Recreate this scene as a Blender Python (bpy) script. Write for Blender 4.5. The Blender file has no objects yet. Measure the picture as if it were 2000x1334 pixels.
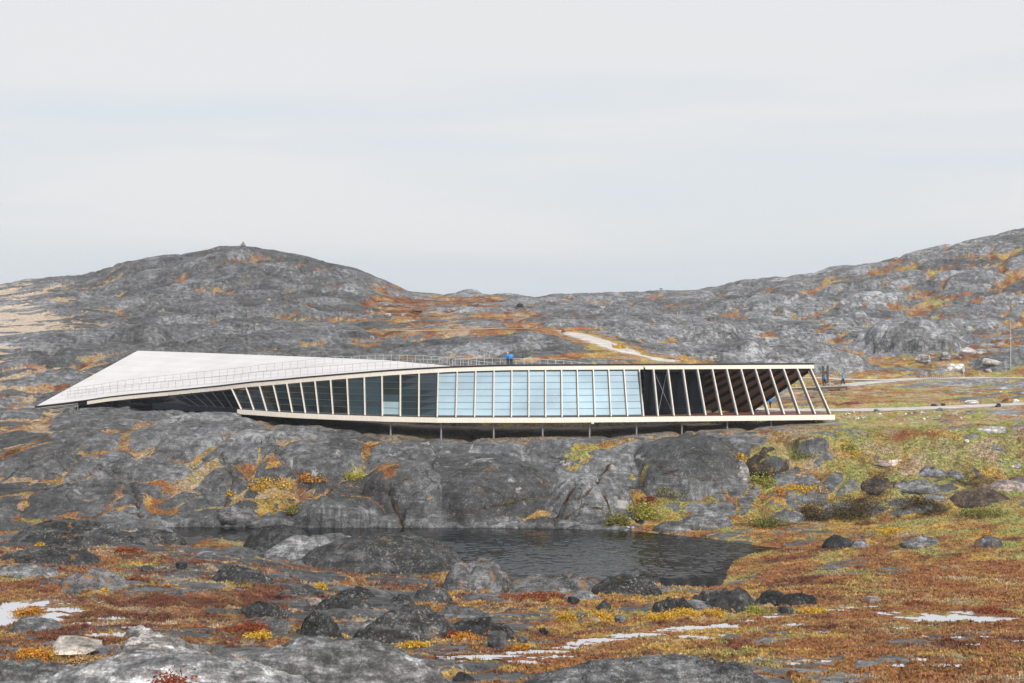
import bpy, bmesh, math, random
import numpy as np
from mathutils import Vector

# ------------------------------------------------------------------ camera, sky, sun, exposure
scene = bpy.context.scene
COL = scene.collection
F = 2750.0          # focal length in photograph pixels (photo 2000 wide)
CX, HY = 1000.0, 600.0
CZ = 30.0           # camera height in world metres

cam_d = bpy.data.cameras.new("camera")
cam = bpy.data.objects.new("camera", cam_d)
COL.objects.link(cam)
cam.location = (0, 0, CZ)
cam.rotation_euler = (math.radians(90), 0, 0)
cam_d.sensor_width = 36.0
cam_d.lens = 36.0 * F / 2000.0
cam_d.shift_y = -(667.0 - HY) / 2000.0
cam_d.clip_start = 0.5
cam_d.clip_end = 9000
scene.camera = cam

SUN_EL, SUN_AZ = 37.0, 148.0      # azimuth clockwise from +Y (view direction): behind and to the right
world = bpy.data.worlds.new("World")
scene.world = world
world.use_nodes = True
nt = world.node_tree
for n in list(nt.nodes):
    nt.nodes.remove(n)
def wn(t, **kw):
    n = nt.nodes.new(t)
    for k, v in kw.items():
        setattr(n, k, v)
    return n
wout = wn('ShaderNodeOutputWorld')
sky = wn('ShaderNodeTexSky')
sky.sky_type = 'NISHITA'
sky.sun_disc = False
sky.sun_elevation = math.radians(SUN_EL)
sky.sun_rotation = math.radians(SUN_AZ)
sky.air_density = 1.0; sky.dust_density = 1.0; sky.ozone_density = 1.0
bg_sky = wn('ShaderNodeBackground'); bg_sky.inputs['Strength'].default_value = 0.1
nt.links.new(sky.outputs[0], bg_sky.inputs['Color'])
tc = wn('ShaderNodeTexCoord')
sep = wn('ShaderNodeSeparateXYZ'); nt.links.new(tc.outputs['Generated'], sep.inputs[0])
# cloud deck: direction projected on a high plane so bands lie flat along the horizon
mp = wn('ShaderNodeMapping'); mp.inputs['Scale'].default_value = (1.0, 1.0, 9.0)
nt.links.new(tc.outputs['Generated'], mp.inputs['Vector'])
nz = wn('ShaderNodeTexNoise'); nz.inputs['Scale'].default_value = 1.7; nz.inputs['Detail'].default_value = 7; nz.inputs['Roughness'].default_value = 0.52
nz.inputs['Distortion'].default_value = 0.3
nt.links.new(mp.outputs[0], nz.inputs['Vector'])
rmp = wn('ShaderNodeValToRGB')
e = rmp.color_ramp.elements
e[0].position = 0.0; e[0].color = (0.645, 0.72, 0.80, 1)
e[1].position = 1.0; e[1].color = (0.815, 0.81, 0.812, 1)
m0 = e.new(0.42); m0.color = (0.745, 0.78, 0.815, 1)
m1 = e.new(0.62); m1.color = (0.81, 0.81, 0.82, 1)
ma = wn('ShaderNodeMath', operation='MULTIPLY_ADD')      # height term
nt.links.new(sep.outputs['Z'], ma.inputs[0]); ma.inputs[1].default_value = 2.6; ma.inputs[2].default_value = -0.02
mb = wn('ShaderNodeMath', operation='MULTIPLY_ADD')
nt.links.new(nz.outputs['Fac'], mb.inputs[0]); mb.inputs[1].default_value = 1.5; mb.inputs[2].default_value = -0.53
mc = wn('ShaderNodeMath', operation='ADD'); mc.use_clamp = True
nt.links.new(ma.outputs[0], mc.inputs[0]); nt.links.new(mb.outputs[0], mc.inputs[1])
nt.links.new(mc.outputs[0], rmp.inputs['Fac'])
bg_cl = wn('ShaderNodeBackground'); bg_cl.inputs['Strength'].default_value = 1.0
nt.links.new(rmp.outputs['Color'], bg_cl.inputs['Color'])
mixw = wn('ShaderNodeMixShader'); mixw.inputs['Fac'].default_value = 0.94
nt.links.new(bg_sky.outputs[0], mixw.inputs[1]); nt.links.new(bg_cl.outputs[0], mixw.inputs[2])
nt.links.new(mixw.outputs[0], wout.inputs['Surface'])

sun_d = bpy.data.lights.new("sun", 'SUN')
sun_d.energy = 3.3
sun_d.angle = math.radians(8)
sun_d.color = (1.0, 0.955, 0.89)
sun = bpy.data.objects.new("sun", sun_d)
COL.objects.link(sun)
az = math.radians(SUN_AZ); el = math.radians(SUN_EL)
sdir = Vector((math.sin(az) * math.cos(el), math.cos(az) * math.cos(el), math.sin(el)))
sun.rotation_euler = (-sdir).to_track_quat('-Z', 'Y').to_euler()
sun.location = (60, -60, 120)

scene.view_settings.view_transform = 'Standard'
scene.view_settings.look = 'None'
scene.view_settings.gamma = 1.0
scene.view_settings.exposure = 0.06
scene.view_settings.use_curve_mapping = False
scene.render.engine = 'CYCLES'
scene.cycles.use_denoising = True
scene.cycles.max_bounces = 6
scene.cycles.diffuse_bounces = 3
scene.cycles.glossy_bounces = 3
scene.cycles.transparent_max_bounces = 10
scene.cycles.caustics_reflective = False
scene.cycles.caustics_refractive = False

rng = np.random.default_rng(7)
random.seed(7)

# ------------------------------------------------------------------ helpers
def P(px, py, d):
    """world point seen at photograph pixel (px,py) at distance d"""
    return Vector(((px - CX) / F * d, d, CZ - (py - HY) / F * d))

def tag(o, label=None, cat=None, group=None, kind=None):
    if label: o['label'] = label
    if cat: o['category'] = cat
    if group: o['group'] = group
    if kind: o['kind'] = kind
    return o

def mesh_obj(name, verts, faces, mat=None, parent=None, smooth=False):
    me = bpy.data.meshes.new(name)
    me.from_pydata([tuple(v) for v in verts], [], faces)
    if smooth:
        me.polygons.foreach_set('use_smooth', [True] * len(me.polygons))
    if mat: me.materials.append(mat)
    me.update()
    o = bpy.data.objects.new(name, me)
    COL.objects.link(o)
    if parent: o.parent = parent
    return o

def np_mesh(name, co, quads, mat=None, smooth=True, attrs=None, tris=None):
    """fast mesh from numpy arrays"""
    me = bpy.data.meshes.new(name)
    me.vertices.add(len(co)); me.vertices.foreach_set('co', np.ascontiguousarray(co, np.float32).ravel())
    if quads is not None:
        k = quads.shape[1]; fl = quads
    me.loops.add(fl.size); me.loops.foreach_set('vertex_index', np.ascontiguousarray(fl, np.int32).ravel())
    me.polygons.add(len(fl)); me.polygons.foreach_set('loop_start', np.arange(0, fl.size, k, dtype=np.int32))
    me.polygons.foreach_set('loop_total', np.full(len(fl), k, np.int32))
    me.polygons.foreach_set('use_smooth', np.full(len(fl), smooth, bool))
    me.update(calc_edges=True)
    for an, (typ, arr) in (attrs or {}).items():
        a = me.attributes.new(an, typ, 'POINT')
        if typ == 'FLOAT': a.data.foreach_set('value', np.ascontiguousarray(arr, np.float32).ravel())
        else: a.data.foreach_set('color', np.ascontiguousarray(arr, np.float32).ravel())
    if mat: me.materials.append(mat)
    o = bpy.data.objects.new(name, me)
    COL.objects.link(o)
    return o

def empty(name, loc=(0, 0, 0)):
    o = bpy.data.objects.new(name, None)
    o.empty_display_size = 0.5
    o.location = loc
    COL.objects.link(o)
    return o

def box_vf(c0, c1, w, h, up=Vector((0, 0, 1))):
    """bar from c0 to c1, w across, h along 'up' (both centred)"""
    c0 = Vector(c0); c1 = Vector(c1)
    d = (c1 - c0).normalized()
    s = d.cross(up)
    if s.length < 1e-5: s = d.cross(Vector((0, 1, 0)))
    s.normalize(); u = s.cross(d).normalized()
    vs = []
    for c in (c0, c1):
        for a, b in ((-1, -1), (1, -1), (1, 1), (-1, 1)):
            vs.append(c + s * (a * w / 2) + u * (b * h / 2))
    fs = [(3, 2, 1, 0), (4, 5, 6, 7), (0, 1, 5, 4), (1, 2, 6, 5), (2, 3, 7, 6), (3, 0, 4, 7)]
    return vs, fs

class MB:
    def __init__(s): s.v = []; s.f = []
    def add(s, vf):
        n = len(s.v); s.v += list(vf[0]); s.f += [tuple(i + n for i in f) for f in vf[1]]; return s
    def bar(s, a, b, w, h, up=Vector((0, 0, 1))): return s.add(box_vf(a, b, w, h, up))
    def cyl(s, a, b, r0, r1=None, n=8):
        r1 = r0 if r1 is None else r1
        a = Vector(a); b = Vector(b); d = (b - a).normalized()
        q = d.to_track_quat('Z', 'Y'); vs = []; fs = []
        for c, r in ((a, r0), (b, r1)):
            for i in range(n):
                t = 2 * math.pi * i / n
                vs.append(c + q @ Vector((math.cos(t) * r, math.sin(t) * r, 0)))
        for i in range(n):
            fs.append((i, (i + 1) % n, n + (i + 1) % n, n + i))
        fs.append(tuple(range(n - 1, -1, -1))); fs.append(tuple(range(n, 2 * n)))
        return s.add((vs, fs))
    def build(s, name, mat, parent=None, smooth=False): return mesh_obj(name, s.v, s.f, mat, parent, smooth)

# vectorised gradient noise ---------------------------------------------------
_perm = np.random.default_rng(3).permutation(512).astype(np.int32)
_perm = np.concatenate([_perm, _perm, _perm])
_ga = np.random.default_rng(4).uniform(0, 2 * np.pi, 512)
_gx = np.cos(_ga).astype(np.float32); _gy = np.sin(_ga).astype(np.float32)
def perlin(x, y, seed=0):
    x = np.asarray(x, np.float32) + seed * 17.31; y = np.asarray(y, np.float32) - seed * 9.77
    xi = np.floor(x).astype(np.int32); yi = np.floor(y).astype(np.int32)
    xf = x - xi; yf = y - yi
    xi &= 511; yi &= 511
    u = xf * xf * xf * (xf * (xf * 6 - 15) + 10); v = yf * yf * yf * (yf * (yf * 6 - 15) + 10)
    xi1 = (xi + 1) & 511; yi1 = (yi + 1) & 511
    def g(a, b, dx, dy):
        h = _perm[_perm[a] + b] & 511
        return _gx[h] * dx + _gy[h] * dy
    n00 = g(xi, yi, xf, yf); n10 = g(xi1, yi, xf - 1, yf)
    n01 = g(xi, yi1, xf, yf - 1); n11 = g(xi1, yi1, xf - 1, yf - 1)
    a = n00 + u * (n10 - n00); b = n01 + u * (n11 - n01)
    return (a + v * (b - a)) * 1.5
def fbm(x, y, oct=4, seed=0, gain=0.5):
    s = 0; a = 1; t = 0
    for i in range(oct):
        s = s + a * perlin(x * 2 ** i, y * 2 ** i, seed + i * 3); t += a; a *= gain
    return s / t
def billow(x, y, seed=0): return np.clip(np.abs(perlin(x, y, seed)) * 2.0, 0, 1.6) ** 0.68
def worley(x, y, seed=0, jit=.85):
    """nearest and second cell distance, a random value per cell, and the offset to the cell centre"""
    x = np.asarray(x, np.float32) + seed * 13.7; y = np.asarray(y, np.float32) - seed * 5.3
    xi = np.floor(x).astype(np.int32); yi = np.floor(y).astype(np.int32)
    f1 = np.full(x.shape, 9., np.float32); f2 = np.full(x.shape, 9., np.float32); rv = np.zeros(x.shape, np.float32); ox = np.zeros(x.shape, np.float32); oy = np.zeros(x.shape, np.float32)
    for i in (-1, 0, 1):
        for j in (-1, 0, 1):
            h = _perm[_perm[(xi + i) & 511] + ((yi + j) & 511)] & 511
            dx = xi + i + .5 + (_gx[h] * .5) * jit - x; dy = yi + j + .5 + (_gy[(h * 7 + 3) & 511] * .5) * jit - y
            d = dx * dx + dy * dy
            c = d < f1
            f2 = np.where(c, f1, np.minimum(f2, d)); f1 = np.where(c, d, f1)
            rv = np.where(c, h / 511.0, rv); ox = np.where(c, dx, ox); oy = np.where(c, dy, oy)
    return np.sqrt(f1), np.sqrt(f2), rv, ox, oy
def boss(x, y, seed, step=.75):
    """rounded rock bosses parted by clefts: (height 0..~1.3, cleft nearness 0..1, random per boss)"""
    f1, f2, rv, ox, oy = worley(x, y, seed)
    e = f2 - f1
    h = np.sqrt(np.clip(1 - (f1 * 1.05) ** 2, 0, 1))
    h = (h * (.62 + .55 * rv) + step * (((rv * 7.3) % 1.0) - .5) * oy) * sstep(0, .30, e) ** .7
    return h.astype(np.float32), (1 - sstep(.02, .20, e)).astype(np.float32), rv
def sstep(a, b, x):
    t = np.clip((x - a) / (b - a), 0, 1); return t * t * (3 - 2 * t)

# ------------------------------------------------------------------ materials
def new_mat(name):
    m = bpy.data.materials.new(name); m.use_nodes = True
    return m, m.node_tree, m.node_tree.nodes['Principled BSDF']

class NB:
    """small node-graph builder"""
    def __init__(s, nt): s.nt = nt
    def n(s, t, ins=None, **kw):
        x = s.nt.nodes.new(t)
        for k, v in kw.items(): setattr(x, k, v)
        for k, v in (ins or {}).items():
            if hasattr(v, 'is_output') or isinstance(v, bpy.types.NodeSocket): s.nt.links.new(v, x.inputs[k])
            else: x.inputs[k].default_value = v
        return x
    def math(s, op, a, b=0.0, c=0.0, clamp=False):
        x = s.n('ShaderNodeMath', {0: a, 1: b, 2: c}, operation=op); x.use_clamp = clamp; return x.outputs[0]
    def vmath(s, op, a, b): return s.n('ShaderNodeVectorMath', {0: a, 1: b}, operation=op).outputs[0]
    def noise(s, vec, scale, detail=6, rough=0.6, dist=0.0):
        return s.n('ShaderNodeTexNoise', {'Vector': vec, 'Scale': scale, 'Detail': detail, 'Roughness': rough, 'Distortion': dist}).outputs['Fac']
    def ramp(s, fac, *stops):
        x = s.n('ShaderNodeValToRGB', {'Fac': fac}); e = x.color_ramp.elements
        while len(e) < len(stops): e.new(0.5)
        for el_, (p, c) in zip(e, stops):
            el_.position = p; el_.color = (c, c, c, 1) if isinstance(c, (int, float)) else (*c, 1)
        return x.outputs['Color']
    def mr(s, v, a, b, c=0.0, d=1.0):
        return s.n('ShaderNodeMapRange', {'Value': v, 'From Min': a, 'From Max': b, 'To Min': c, 'To Max': d}).outputs[0]
    def mix(s, fac, a, b, mode='MIX'):
        x = s.nt.nodes.new('ShaderNodeMix'); x.data_type = 'RGBA'; x.blend_type = mode
        for i, v in ((0, fac), (6, a), (7, b)):
            if isinstance(v, bpy.types.NodeSocket): s.nt.links.new(v, x.inputs[i])
            else: x.inputs[i].default_value = v if i == 0 else ((*v, 1) if len(v) == 3 else v)
        return x.outputs[2]
    def attr(s, name): return s.n('ShaderNodeAttribute', attribute_name=name)

def rock_nodes(b, tone, pale, detail_scale=1.0, streaks=0.0, tint=(0.955, 0.985, 1.055), lichen=0.5, cracks=1.0, dark=0.5):
    """returns (colour, height). tone: base albedo, pale: amount of bare pale rock (0..1)"""
    pos = b.n('ShaderNodeNewGeometry').outputs['Position']
    big = b.noise(pos, 0.16 * detail_scale, 6, 0.55)
    mid = b.noise(pos, 1.1 * detail_scale, 5, 0.6)
    fine = b.noise(pos, 5.5 * detail_scale, 6, 0.78)
    drip = b.noise(b.vmath('MULTIPLY', pos, (1.0, 1.0, 0.10)), 1.3 * detail_scale, 6, 0.7)
    strike = b.noise(b.vmath('MULTIPLY', b.n('ShaderNodeVectorRotate', {'Vector': pos, 'Angle': 0.35}, rotation_type='Z_AXIS').outputs[0], (0.16, 0.9, 2.2)), 1.2 * detail_scale, 6, 0.65, 0.5)
    m = b.math('ADD', b.math('MULTIPLY', big, 0.20), b.math('ADD', b.math('MULTIPLY', mid, 0.18), b.math('ADD', b.math('MULTIPLY', fine, 0.24), b.math('ADD', b.math('MULTIPLY', drip, 0.19), b.math('MULTIPLY', strike, 0.19)))))
    val = b.ramp(m, (0.44, 0.24), (0.48, 0.66), (0.515, 1.08), (0.56, 2.5))
    val = b.math('MULTIPLY', val, tone)
    if streaks:
        sv = b.vmath('ADD', b.vmath('MULTIPLY', pos, (0.22, 0.5, 1.5)), b.n('ShaderNodeTexNoise', {'Vector': pos, 'Scale': 0.25, 'Detail': 3.0}).outputs['Color'])
        st = b.noise(sv, 2.4, 6, 0.65, 0.4)
        sm = b.ramp(st, (0.42, 0.26), (0.485, 0.66), (0.52, 1.35), (0.58, 2.8))
        val = b.math('MULTIPLY', val, b.mix(streaks, (1, 1, 1), sm))
    col = b.mix(1.0, b.n('ShaderNodeCombineColor', {0: val, 1: val, 2: val}).outputs[0], tint, 'MULTIPLY')
    # brownish weathering
    col = b.mix(b.math('MULTIPLY', b.ramp(b.noise(pos, 0.45 * detail_scale, 5, 0.6), (0.5, 0.0), (0.72, 1.0)), 0.22), col, b.mix(1.0, col, (1.3, 1.05, 0.85), 'MULTIPLY'))
    # bare pale patches
    pn = b.noise(pos, 0.33 * detail_scale, 9, 0.66, 0.6)
    pth = b.math('SUBTRACT', 0.70, b.math('MULTIPLY', pale, 0.33))
    pm = b.math('MULTIPLY', b.math('SUBTRACT', pn, pth), 18.0, clamp=True)
    pc = b.mix(mid, (0.22, 0.215, 0.215), (0.62, 0.59, 0.57))
    col = b.mix(b.math('MULTIPLY', pm, 0.8), col, pc)
    # lichen specks, pale and black
    sp = b.noise(pos, 6.0 * detail_scale, 4, 0.75)
    sp2 = b.noise(pos, 2.4 * detail_scale, 5, 0.75)
    gate_l = b.ramp(b.noise(pos, 0.55 * detail_scale, 4, 0.6), (0.40, 0.12), (0.60, 1.0))
    lm = b.math('MULTIPLY', gate_l, b.math('MAXIMUM', b.ramp(sp, (0.57, 0.0), (0.625, 1.0)), b.ramp(sp2, (0.60, 0.0), (0.635, 1.0))))
    col = b.mix(b.math('MULTIPLY', lm, lichen), col, (0.42, 0.42, 0.39))
    bk = b.math('MAXIMUM', b.ramp(b.noise(b.vmath('ADD', pos, (31.0, 7.0, 3.0)), 2.6 * detail_scale, 6, 0.75), (0.60, 0.0), (0.64, 1.0)), b.ramp(b.noise(b.vmath('ADD', pos, (11.0, 57.0, 3.0)), 0.8 * detail_scale, 7, 0.75), (0.61, 0.0), (0.65, 1.0)))
    col = b.mix(b.math('MULTIPLY', bk, dark), col, b.mix(1.0, col, (0.26, 0.26, 0.28), 'MULTIPLY'))
    # joints
    wv = b.vmath('ADD', pos, b.vmath('MULTIPLY', b.n('ShaderNodeTexNoise', {'Vector': pos, 'Scale': 0.35, 'Detail': 4.0}).outputs['Color'], (3.0, 3.0, 3.0)))
    vo = b.n('ShaderNodeTexVoronoi', {'Vector': b.vmath('MULTIPLY', wv, (0.75, 0.75, 1.0)), 'Scale': 0.17 * detail_scale}, feature='DISTANCE_TO_EDGE').outputs['Distance']
    ck = b.mr(vo, 0.002, 0.011, 0.0, 1.0)
    gate = b.ramp(b.noise(pos, 0.2, 3, 0.5), (0.47, 0.0), (0.53, 1.0))
    ckf = b.math('SUBTRACT', 1.0, b.math('MULTIPLY', b.math('MULTIPLY', b.math('SUBTRACT', 1.0, ck), gate), 0.7 * cracks))
    col = b.mix(1.0, col, b.n('ShaderNodeCombineColor', {0: ckf, 1: ckf, 2: ckf}).outputs[0], 'MULTIPLY')
    h = b.math('ADD', b.math('MULTIPLY', mid, 0.7), b.math('ADD', b.math('MULTIPLY', fine, 0.35), b.math('MULTIPLY', ckf, 0.35)))
    return col, h

def ground_material():
    m, nt, bs = new_mat("tundra_and_rock")
    b = NB(nt)
    tone = b.attr('tone').outputs['Fac']; pale = b.attr('pale').outputs['Fac']; mask = b.attr('rock').outputs['Fac']
    veg = b.attr('veg_col').outputs['Color']
    rc, rh = rock_nodes(b, tone, pale)
    pos = b.n('ShaderNodeNewGeometry').outputs['Position']
    n1 = b.noise(pos, 2.1, 6, 0.75); n2 = b.noise(pos, 7.0, 6, 0.78); n3 = b.noise(pos, 0.35, 5, 0.6)
    vv = b.ramp(b.math('ADD', b.math('MULTIPLY', n1, 0.45), b.math('MULTIPLY', n2, 0.55)), (0.41, 0.36), (0.475, 0.78), (0.535, 1.15), (0.61, 1.7))
    vc = b.mix(1.0, veg, vv, 'MULTIPLY')
    hs = b.n('ShaderNodeHueSaturation', {'Hue': b.mr(n3, 0.3, 0.7, 0.475, 0.525), 'Saturation': 1.0, 'Color': vc}).outputs[0]
    mm = b.math('ADD', mask, b.math('MULTIPLY', b.math('SUBTRACT', b.noise(pos, 1.3, 9, 0.75), 0.5), 2.4))
    mm = b.mr(mm, 0.42, 0.58)
    col = b.mix(mm, hs, rc)
    nt.links.new(col, bs.inputs['Base Color'])
    nt.links.new(b.mr(mm, 0.0, 1.0, 0.9, 0.58), bs.inputs['Roughness'])
    nt.links.new(b.mr(mm, 0.0, 1.0, 0.1, 0.5), bs.inputs['Specular IOR Level'])
    hh = b.math('ADD', b.math('MULTIPLY', rh, mm), b.math('MULTIPLY', b.math('ADD', n1, b.math('MULTIPLY', n2, 0.6)), b.math('SUBTRACT', 1.0, mm)))
    bp = b.n('ShaderNodeBump', {'Height': hh, 'Strength': 0.9, 'Distance': 0.3})
    nt.links.new(bp.outputs[0], bs.inputs['Normal'])
    return m

def rock_material(name, tone, pale=0.0, streaks=0.0, tint=(0.97, 0.985, 1.04), lichen=0.5, scale=0.85, cracks=0.5, moss=None, dark=0.5):
    m, nt, bs = new_mat(name)
    b = NB(nt)
    c, h = rock_nodes(b, tone, pale, scale, streaks, tint, lichen, cracks, dark)
    if moss:
        pos = b.n('ShaderNodeNewGeometry').outputs['Position']
        k = b.ramp(b.noise(pos, 0.8, 8, 0.75), (0.60 if name.startswith('dark') else 0.55, 0.0), (0.65 if name.startswith('dark') else 0.60, 1.0))
        mc_ = b.mix(b.noise(pos, 4.0, 5, 0.7), (0.10, 0.035, 0.015), moss)
        c = b.mix(b.math('MULTIPLY', k, 0.9), c, mc_)
    nt.links.new(c, bs.inputs['Base Color'])
    bs.inputs['Roughness'].default_value = 0.7
    bs.inputs['Specular IOR Level'].default_value = 0.5 if tone > .1 else 0.22
    bp = b.n('ShaderNodeBump', {'Height': h, 'Strength': 0.9, 'Distance': 0.12})
    nt.links.new(bp.outputs[0], bs.inputs['Normal'])
    return m

def plain(name, col, rough=0.6, metal=0.0, spec=0.5, var=0.12, scale=3.0, stretch=(1, 1, 1), bump=0.0):
    m, nt, bs = new_mat(name)
    b = NB(nt)
    pos = b.n('ShaderNodeNewGeometry').outputs['Position']
    n = b.noise(b.vmath('MULTIPLY', pos, stretch), scale, 5, 0.6)
    f = b.mr(n, 0.25, 0.75, 1 - var, 1 + var)
    c = b.mix(1.0, col, b.n('ShaderNodeCombineColor', {0: f, 1: f, 2: f}).outputs[0], 'MULTIPLY')
    nt.links.new(c, bs.inputs['Base Color'])
    bs.inputs['Roughness'].default_value = rough; bs.inputs['Metallic'].default_value = metal
    bs.inputs['Specular IOR Level'].default_value = spec
    if bump:
        bp = b.n('ShaderNodeBump', {'Height': n, 'Strength': bump, 'Distance': 0.05}); nt.links.new(bp.outputs[0], bs.inputs['Normal'])
    return m

def leaf_material(name):
    m, nt, bs = new_mat(name)
    b = NB(nt)
    nt.links.new(b.attr('leaf_col').outputs['Color'], bs.inputs['Base Color'])
    bs.inputs['Roughness'].default_value = 0.7; bs.inputs['Specular IOR Level'].default_value = 0.2
    return m

def gravel_material(name, col, var=0.35):
    m, nt, bs = new_mat(name)
    b = NB(nt); pos = b.n('ShaderNodeNewGeometry').outputs['Position']
    n = b.noise(pos, 0.6, 8, 0.7); n2 = b.noise(pos, 9.0, 4, 0.7)
    f = b.math('ADD', b.mr(n, 0.3, 0.7, 1 - var, 1 + var * 0.6), b.mr(n2, 0.3, 0.7, -0.15, 0.15))
    nt.links.new(b.mix(1.0, col, b.n('ShaderNodeCombineColor', {0: f, 1: f, 2: f}).outputs[0], 'MULTIPLY'), bs.inputs['Base Color'])
    bs.inputs['Roughness'].default_value = 0.95; bs.inputs['Specular IOR Level'].default_value = 0.1
    bp = b.n('ShaderNodeBump', {'Height': n2, 'Strength': 0.6, 'Distance': 0.06}); nt.links.new(bp.outputs[0], bs.inputs['Normal'])
    return m

def pond_material():
    m, nt, bs = new_mat("pond_water")
    b = NB(nt); pos = b.n('ShaderNodeNewGeometry').outputs['Position']
    bs.inputs['Base Color'].default_value = (0.006, 0.007, 0.008, 1)
    bs.inputs['Roughness'].default_value = 0.04
    bs.inputs['IOR'].default_value = 1.36
    w = b.noise(b.vmath('MULTIPLY', pos, (1.0, 1.6, 1.0)), 7.0, 2, 0.5)
    bp = b.n('ShaderNodeBump', {'Height': w, 'Strength': 0.15, 'Distance': 0.02})
    nt.links.new(bp.outputs[0], bs.inputs['Normal'])
    return m

def puddle_material():
    m, nt, bs = new_mat("shallow_water")
    b = NB(nt); pos = b.n('ShaderNodeNewGeometry').outputs['Position']
    bs.inputs['Base Color'].default_value = (0.80, 0.81, 0.84, 1)
    bs.inputs['Metallic'].default_value = 0.9
    bs.inputs['Roughness'].default_value = 0.12
    w = b.noise(pos, 3.0, 3, 0.6)
    bp = b.n('ShaderNodeBump', {'Height': w, 'Strength': 0.12, 'Distance': 0.05}); nt.links.new(bp.outputs[0], bs.inputs['Normal'])
    return m

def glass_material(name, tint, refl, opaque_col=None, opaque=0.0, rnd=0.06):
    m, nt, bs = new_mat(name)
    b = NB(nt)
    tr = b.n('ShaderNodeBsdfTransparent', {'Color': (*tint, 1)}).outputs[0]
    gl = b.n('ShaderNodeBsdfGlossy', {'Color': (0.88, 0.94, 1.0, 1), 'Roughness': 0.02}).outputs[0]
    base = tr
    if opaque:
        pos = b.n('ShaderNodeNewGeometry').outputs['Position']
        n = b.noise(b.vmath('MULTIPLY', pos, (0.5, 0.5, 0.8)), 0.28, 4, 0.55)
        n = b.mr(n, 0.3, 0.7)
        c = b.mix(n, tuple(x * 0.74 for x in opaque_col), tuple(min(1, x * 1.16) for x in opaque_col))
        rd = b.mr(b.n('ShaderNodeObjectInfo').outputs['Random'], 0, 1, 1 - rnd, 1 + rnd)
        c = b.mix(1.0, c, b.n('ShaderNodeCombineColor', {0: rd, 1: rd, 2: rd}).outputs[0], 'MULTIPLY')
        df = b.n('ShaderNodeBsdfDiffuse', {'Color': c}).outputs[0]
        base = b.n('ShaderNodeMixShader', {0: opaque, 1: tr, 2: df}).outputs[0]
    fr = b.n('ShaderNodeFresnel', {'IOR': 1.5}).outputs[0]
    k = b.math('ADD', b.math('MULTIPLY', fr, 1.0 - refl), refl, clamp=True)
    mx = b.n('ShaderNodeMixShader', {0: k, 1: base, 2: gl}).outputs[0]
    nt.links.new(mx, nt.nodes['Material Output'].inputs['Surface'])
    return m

M = {}
M['ground'] = ground_material()
M['cream'] = plain('pale_larch_boards', (0.90, 0.825, 0.725), 0.6, var=0.10, scale=2.0, stretch=(3, 3, 0.3))
M['roof'] = plain('weathered_white_roof_boards', (0.655, 0.65, 0.66), 0.75, var=0.05, scale=1.2, stretch=(0.3, 1.6, 1))
rm, rnt, rbs = new_mat('weathered_white_roof_boards_seamed')
rb = NB(rnt); ru = rb.attr('board').outputs['Fac']; rpos = rb.n('ShaderNodeNewGeometry').outputs['Position']
rf_ = rb.math('FRACT', ru); seam = rb.math('MINIMUM', rb.mr(rf_, 0.0, 0.10, 0.80, 1.0), rb.mr(rf_, 0.9, 1.0, 1.0, 0.80))
rtone = rb.mr(rb.n('ShaderNodeTexWhiteNoise', {'W': rb.math('FLOOR', ru)}, noise_dimensions='1D').outputs['Value'], 0, 1, 0.93, 1.03)
rst = rb.mr(rb.noise(rb.vmath('MULTIPLY', rpos, (0.5, 0.5, 1.0)), 0.35, 6, 0.65), 0.3, 0.7, 0.90, 1.05)
rv_ = rb.math('MULTIPLY', rb.math('MULTIPLY', seam, rtone), rst)
rnt.links.new(rb.mix(1.0, (0.665, 0.655, 0.66), rb.n('ShaderNodeCombineColor', {0: rv_, 1: rv_, 2: rv_}).outputs[0], 'MULTIPLY'), rbs.inputs['Base Color'])
rbs.inputs['Roughness'].default_value = 0.75
M['roof'] = rm
M['black_trim'] = plain('black_roof_trim', (0.012, 0.012, 0.014), 0.5)
M['mullion'] = plain('pale_timber_mullion', (0.80, 0.74, 0.66), 0.55, var=0.12, scale=2)
M['dark_steel'] = plain('dark_navy_steel', (0.018, 0.024, 0.036), 0.45)
M['galv'] = plain('grey_galvanised_steel', (0.33, 0.34, 0.36), 0.45, metal=0.3)
M['soffit'] = plain('brown_timber_soffit', (0.42, 0.22, 0.115), 0.65, var=0.25, scale=2.5, stretch=(0.4, 3, 1))
M['deck'] = plain('red_brown_deck_boards', (0.20, 0.085, 0.06), 0.7, var=0.25, scale=3, stretch=(0.4, 3, 1))
M['floor_dark'] = plain('dark_interior_floor', (0.05, 0.052, 0.055), 0.5)
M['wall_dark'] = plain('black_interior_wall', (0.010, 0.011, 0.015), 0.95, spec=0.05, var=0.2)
M['slab'] = plain('dark_underside', (0.03, 0.03, 0.032), 0.9)
M['glass_dark'] = glass_material('dark_green_glass', (0.17, 0.25, 0.26), 0.06, (0.014, 0.040, 0.048), 0.6, 0.7)  # diffuse teal, varied from pane to pane, stands in for reflections
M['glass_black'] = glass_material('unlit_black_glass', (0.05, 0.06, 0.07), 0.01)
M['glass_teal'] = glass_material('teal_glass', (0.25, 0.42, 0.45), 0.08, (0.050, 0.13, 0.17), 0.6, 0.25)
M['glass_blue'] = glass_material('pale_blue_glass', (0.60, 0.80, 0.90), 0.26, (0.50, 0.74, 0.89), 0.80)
M['transom'] = plain('thin_steel_transom', (0.10, 0.12, 0.14), 0.4, metal=0.3)
M['rail'] = plain('pale_railing_steel', (0.55, 0.55, 0.55), 0.4, metal=0.2)
M['gravel'] = gravel_material('pale_gravel', (0.58, 0.54, 0.50))
M['mud'] = gravel_material('dry_grey_mud', (0.36, 0.31, 0.27), 0.3)
M['board'] = plain('weathered_boardwalk', (0.45, 0.41, 0.36), 0.8, var=0.2, scale=4)
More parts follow.
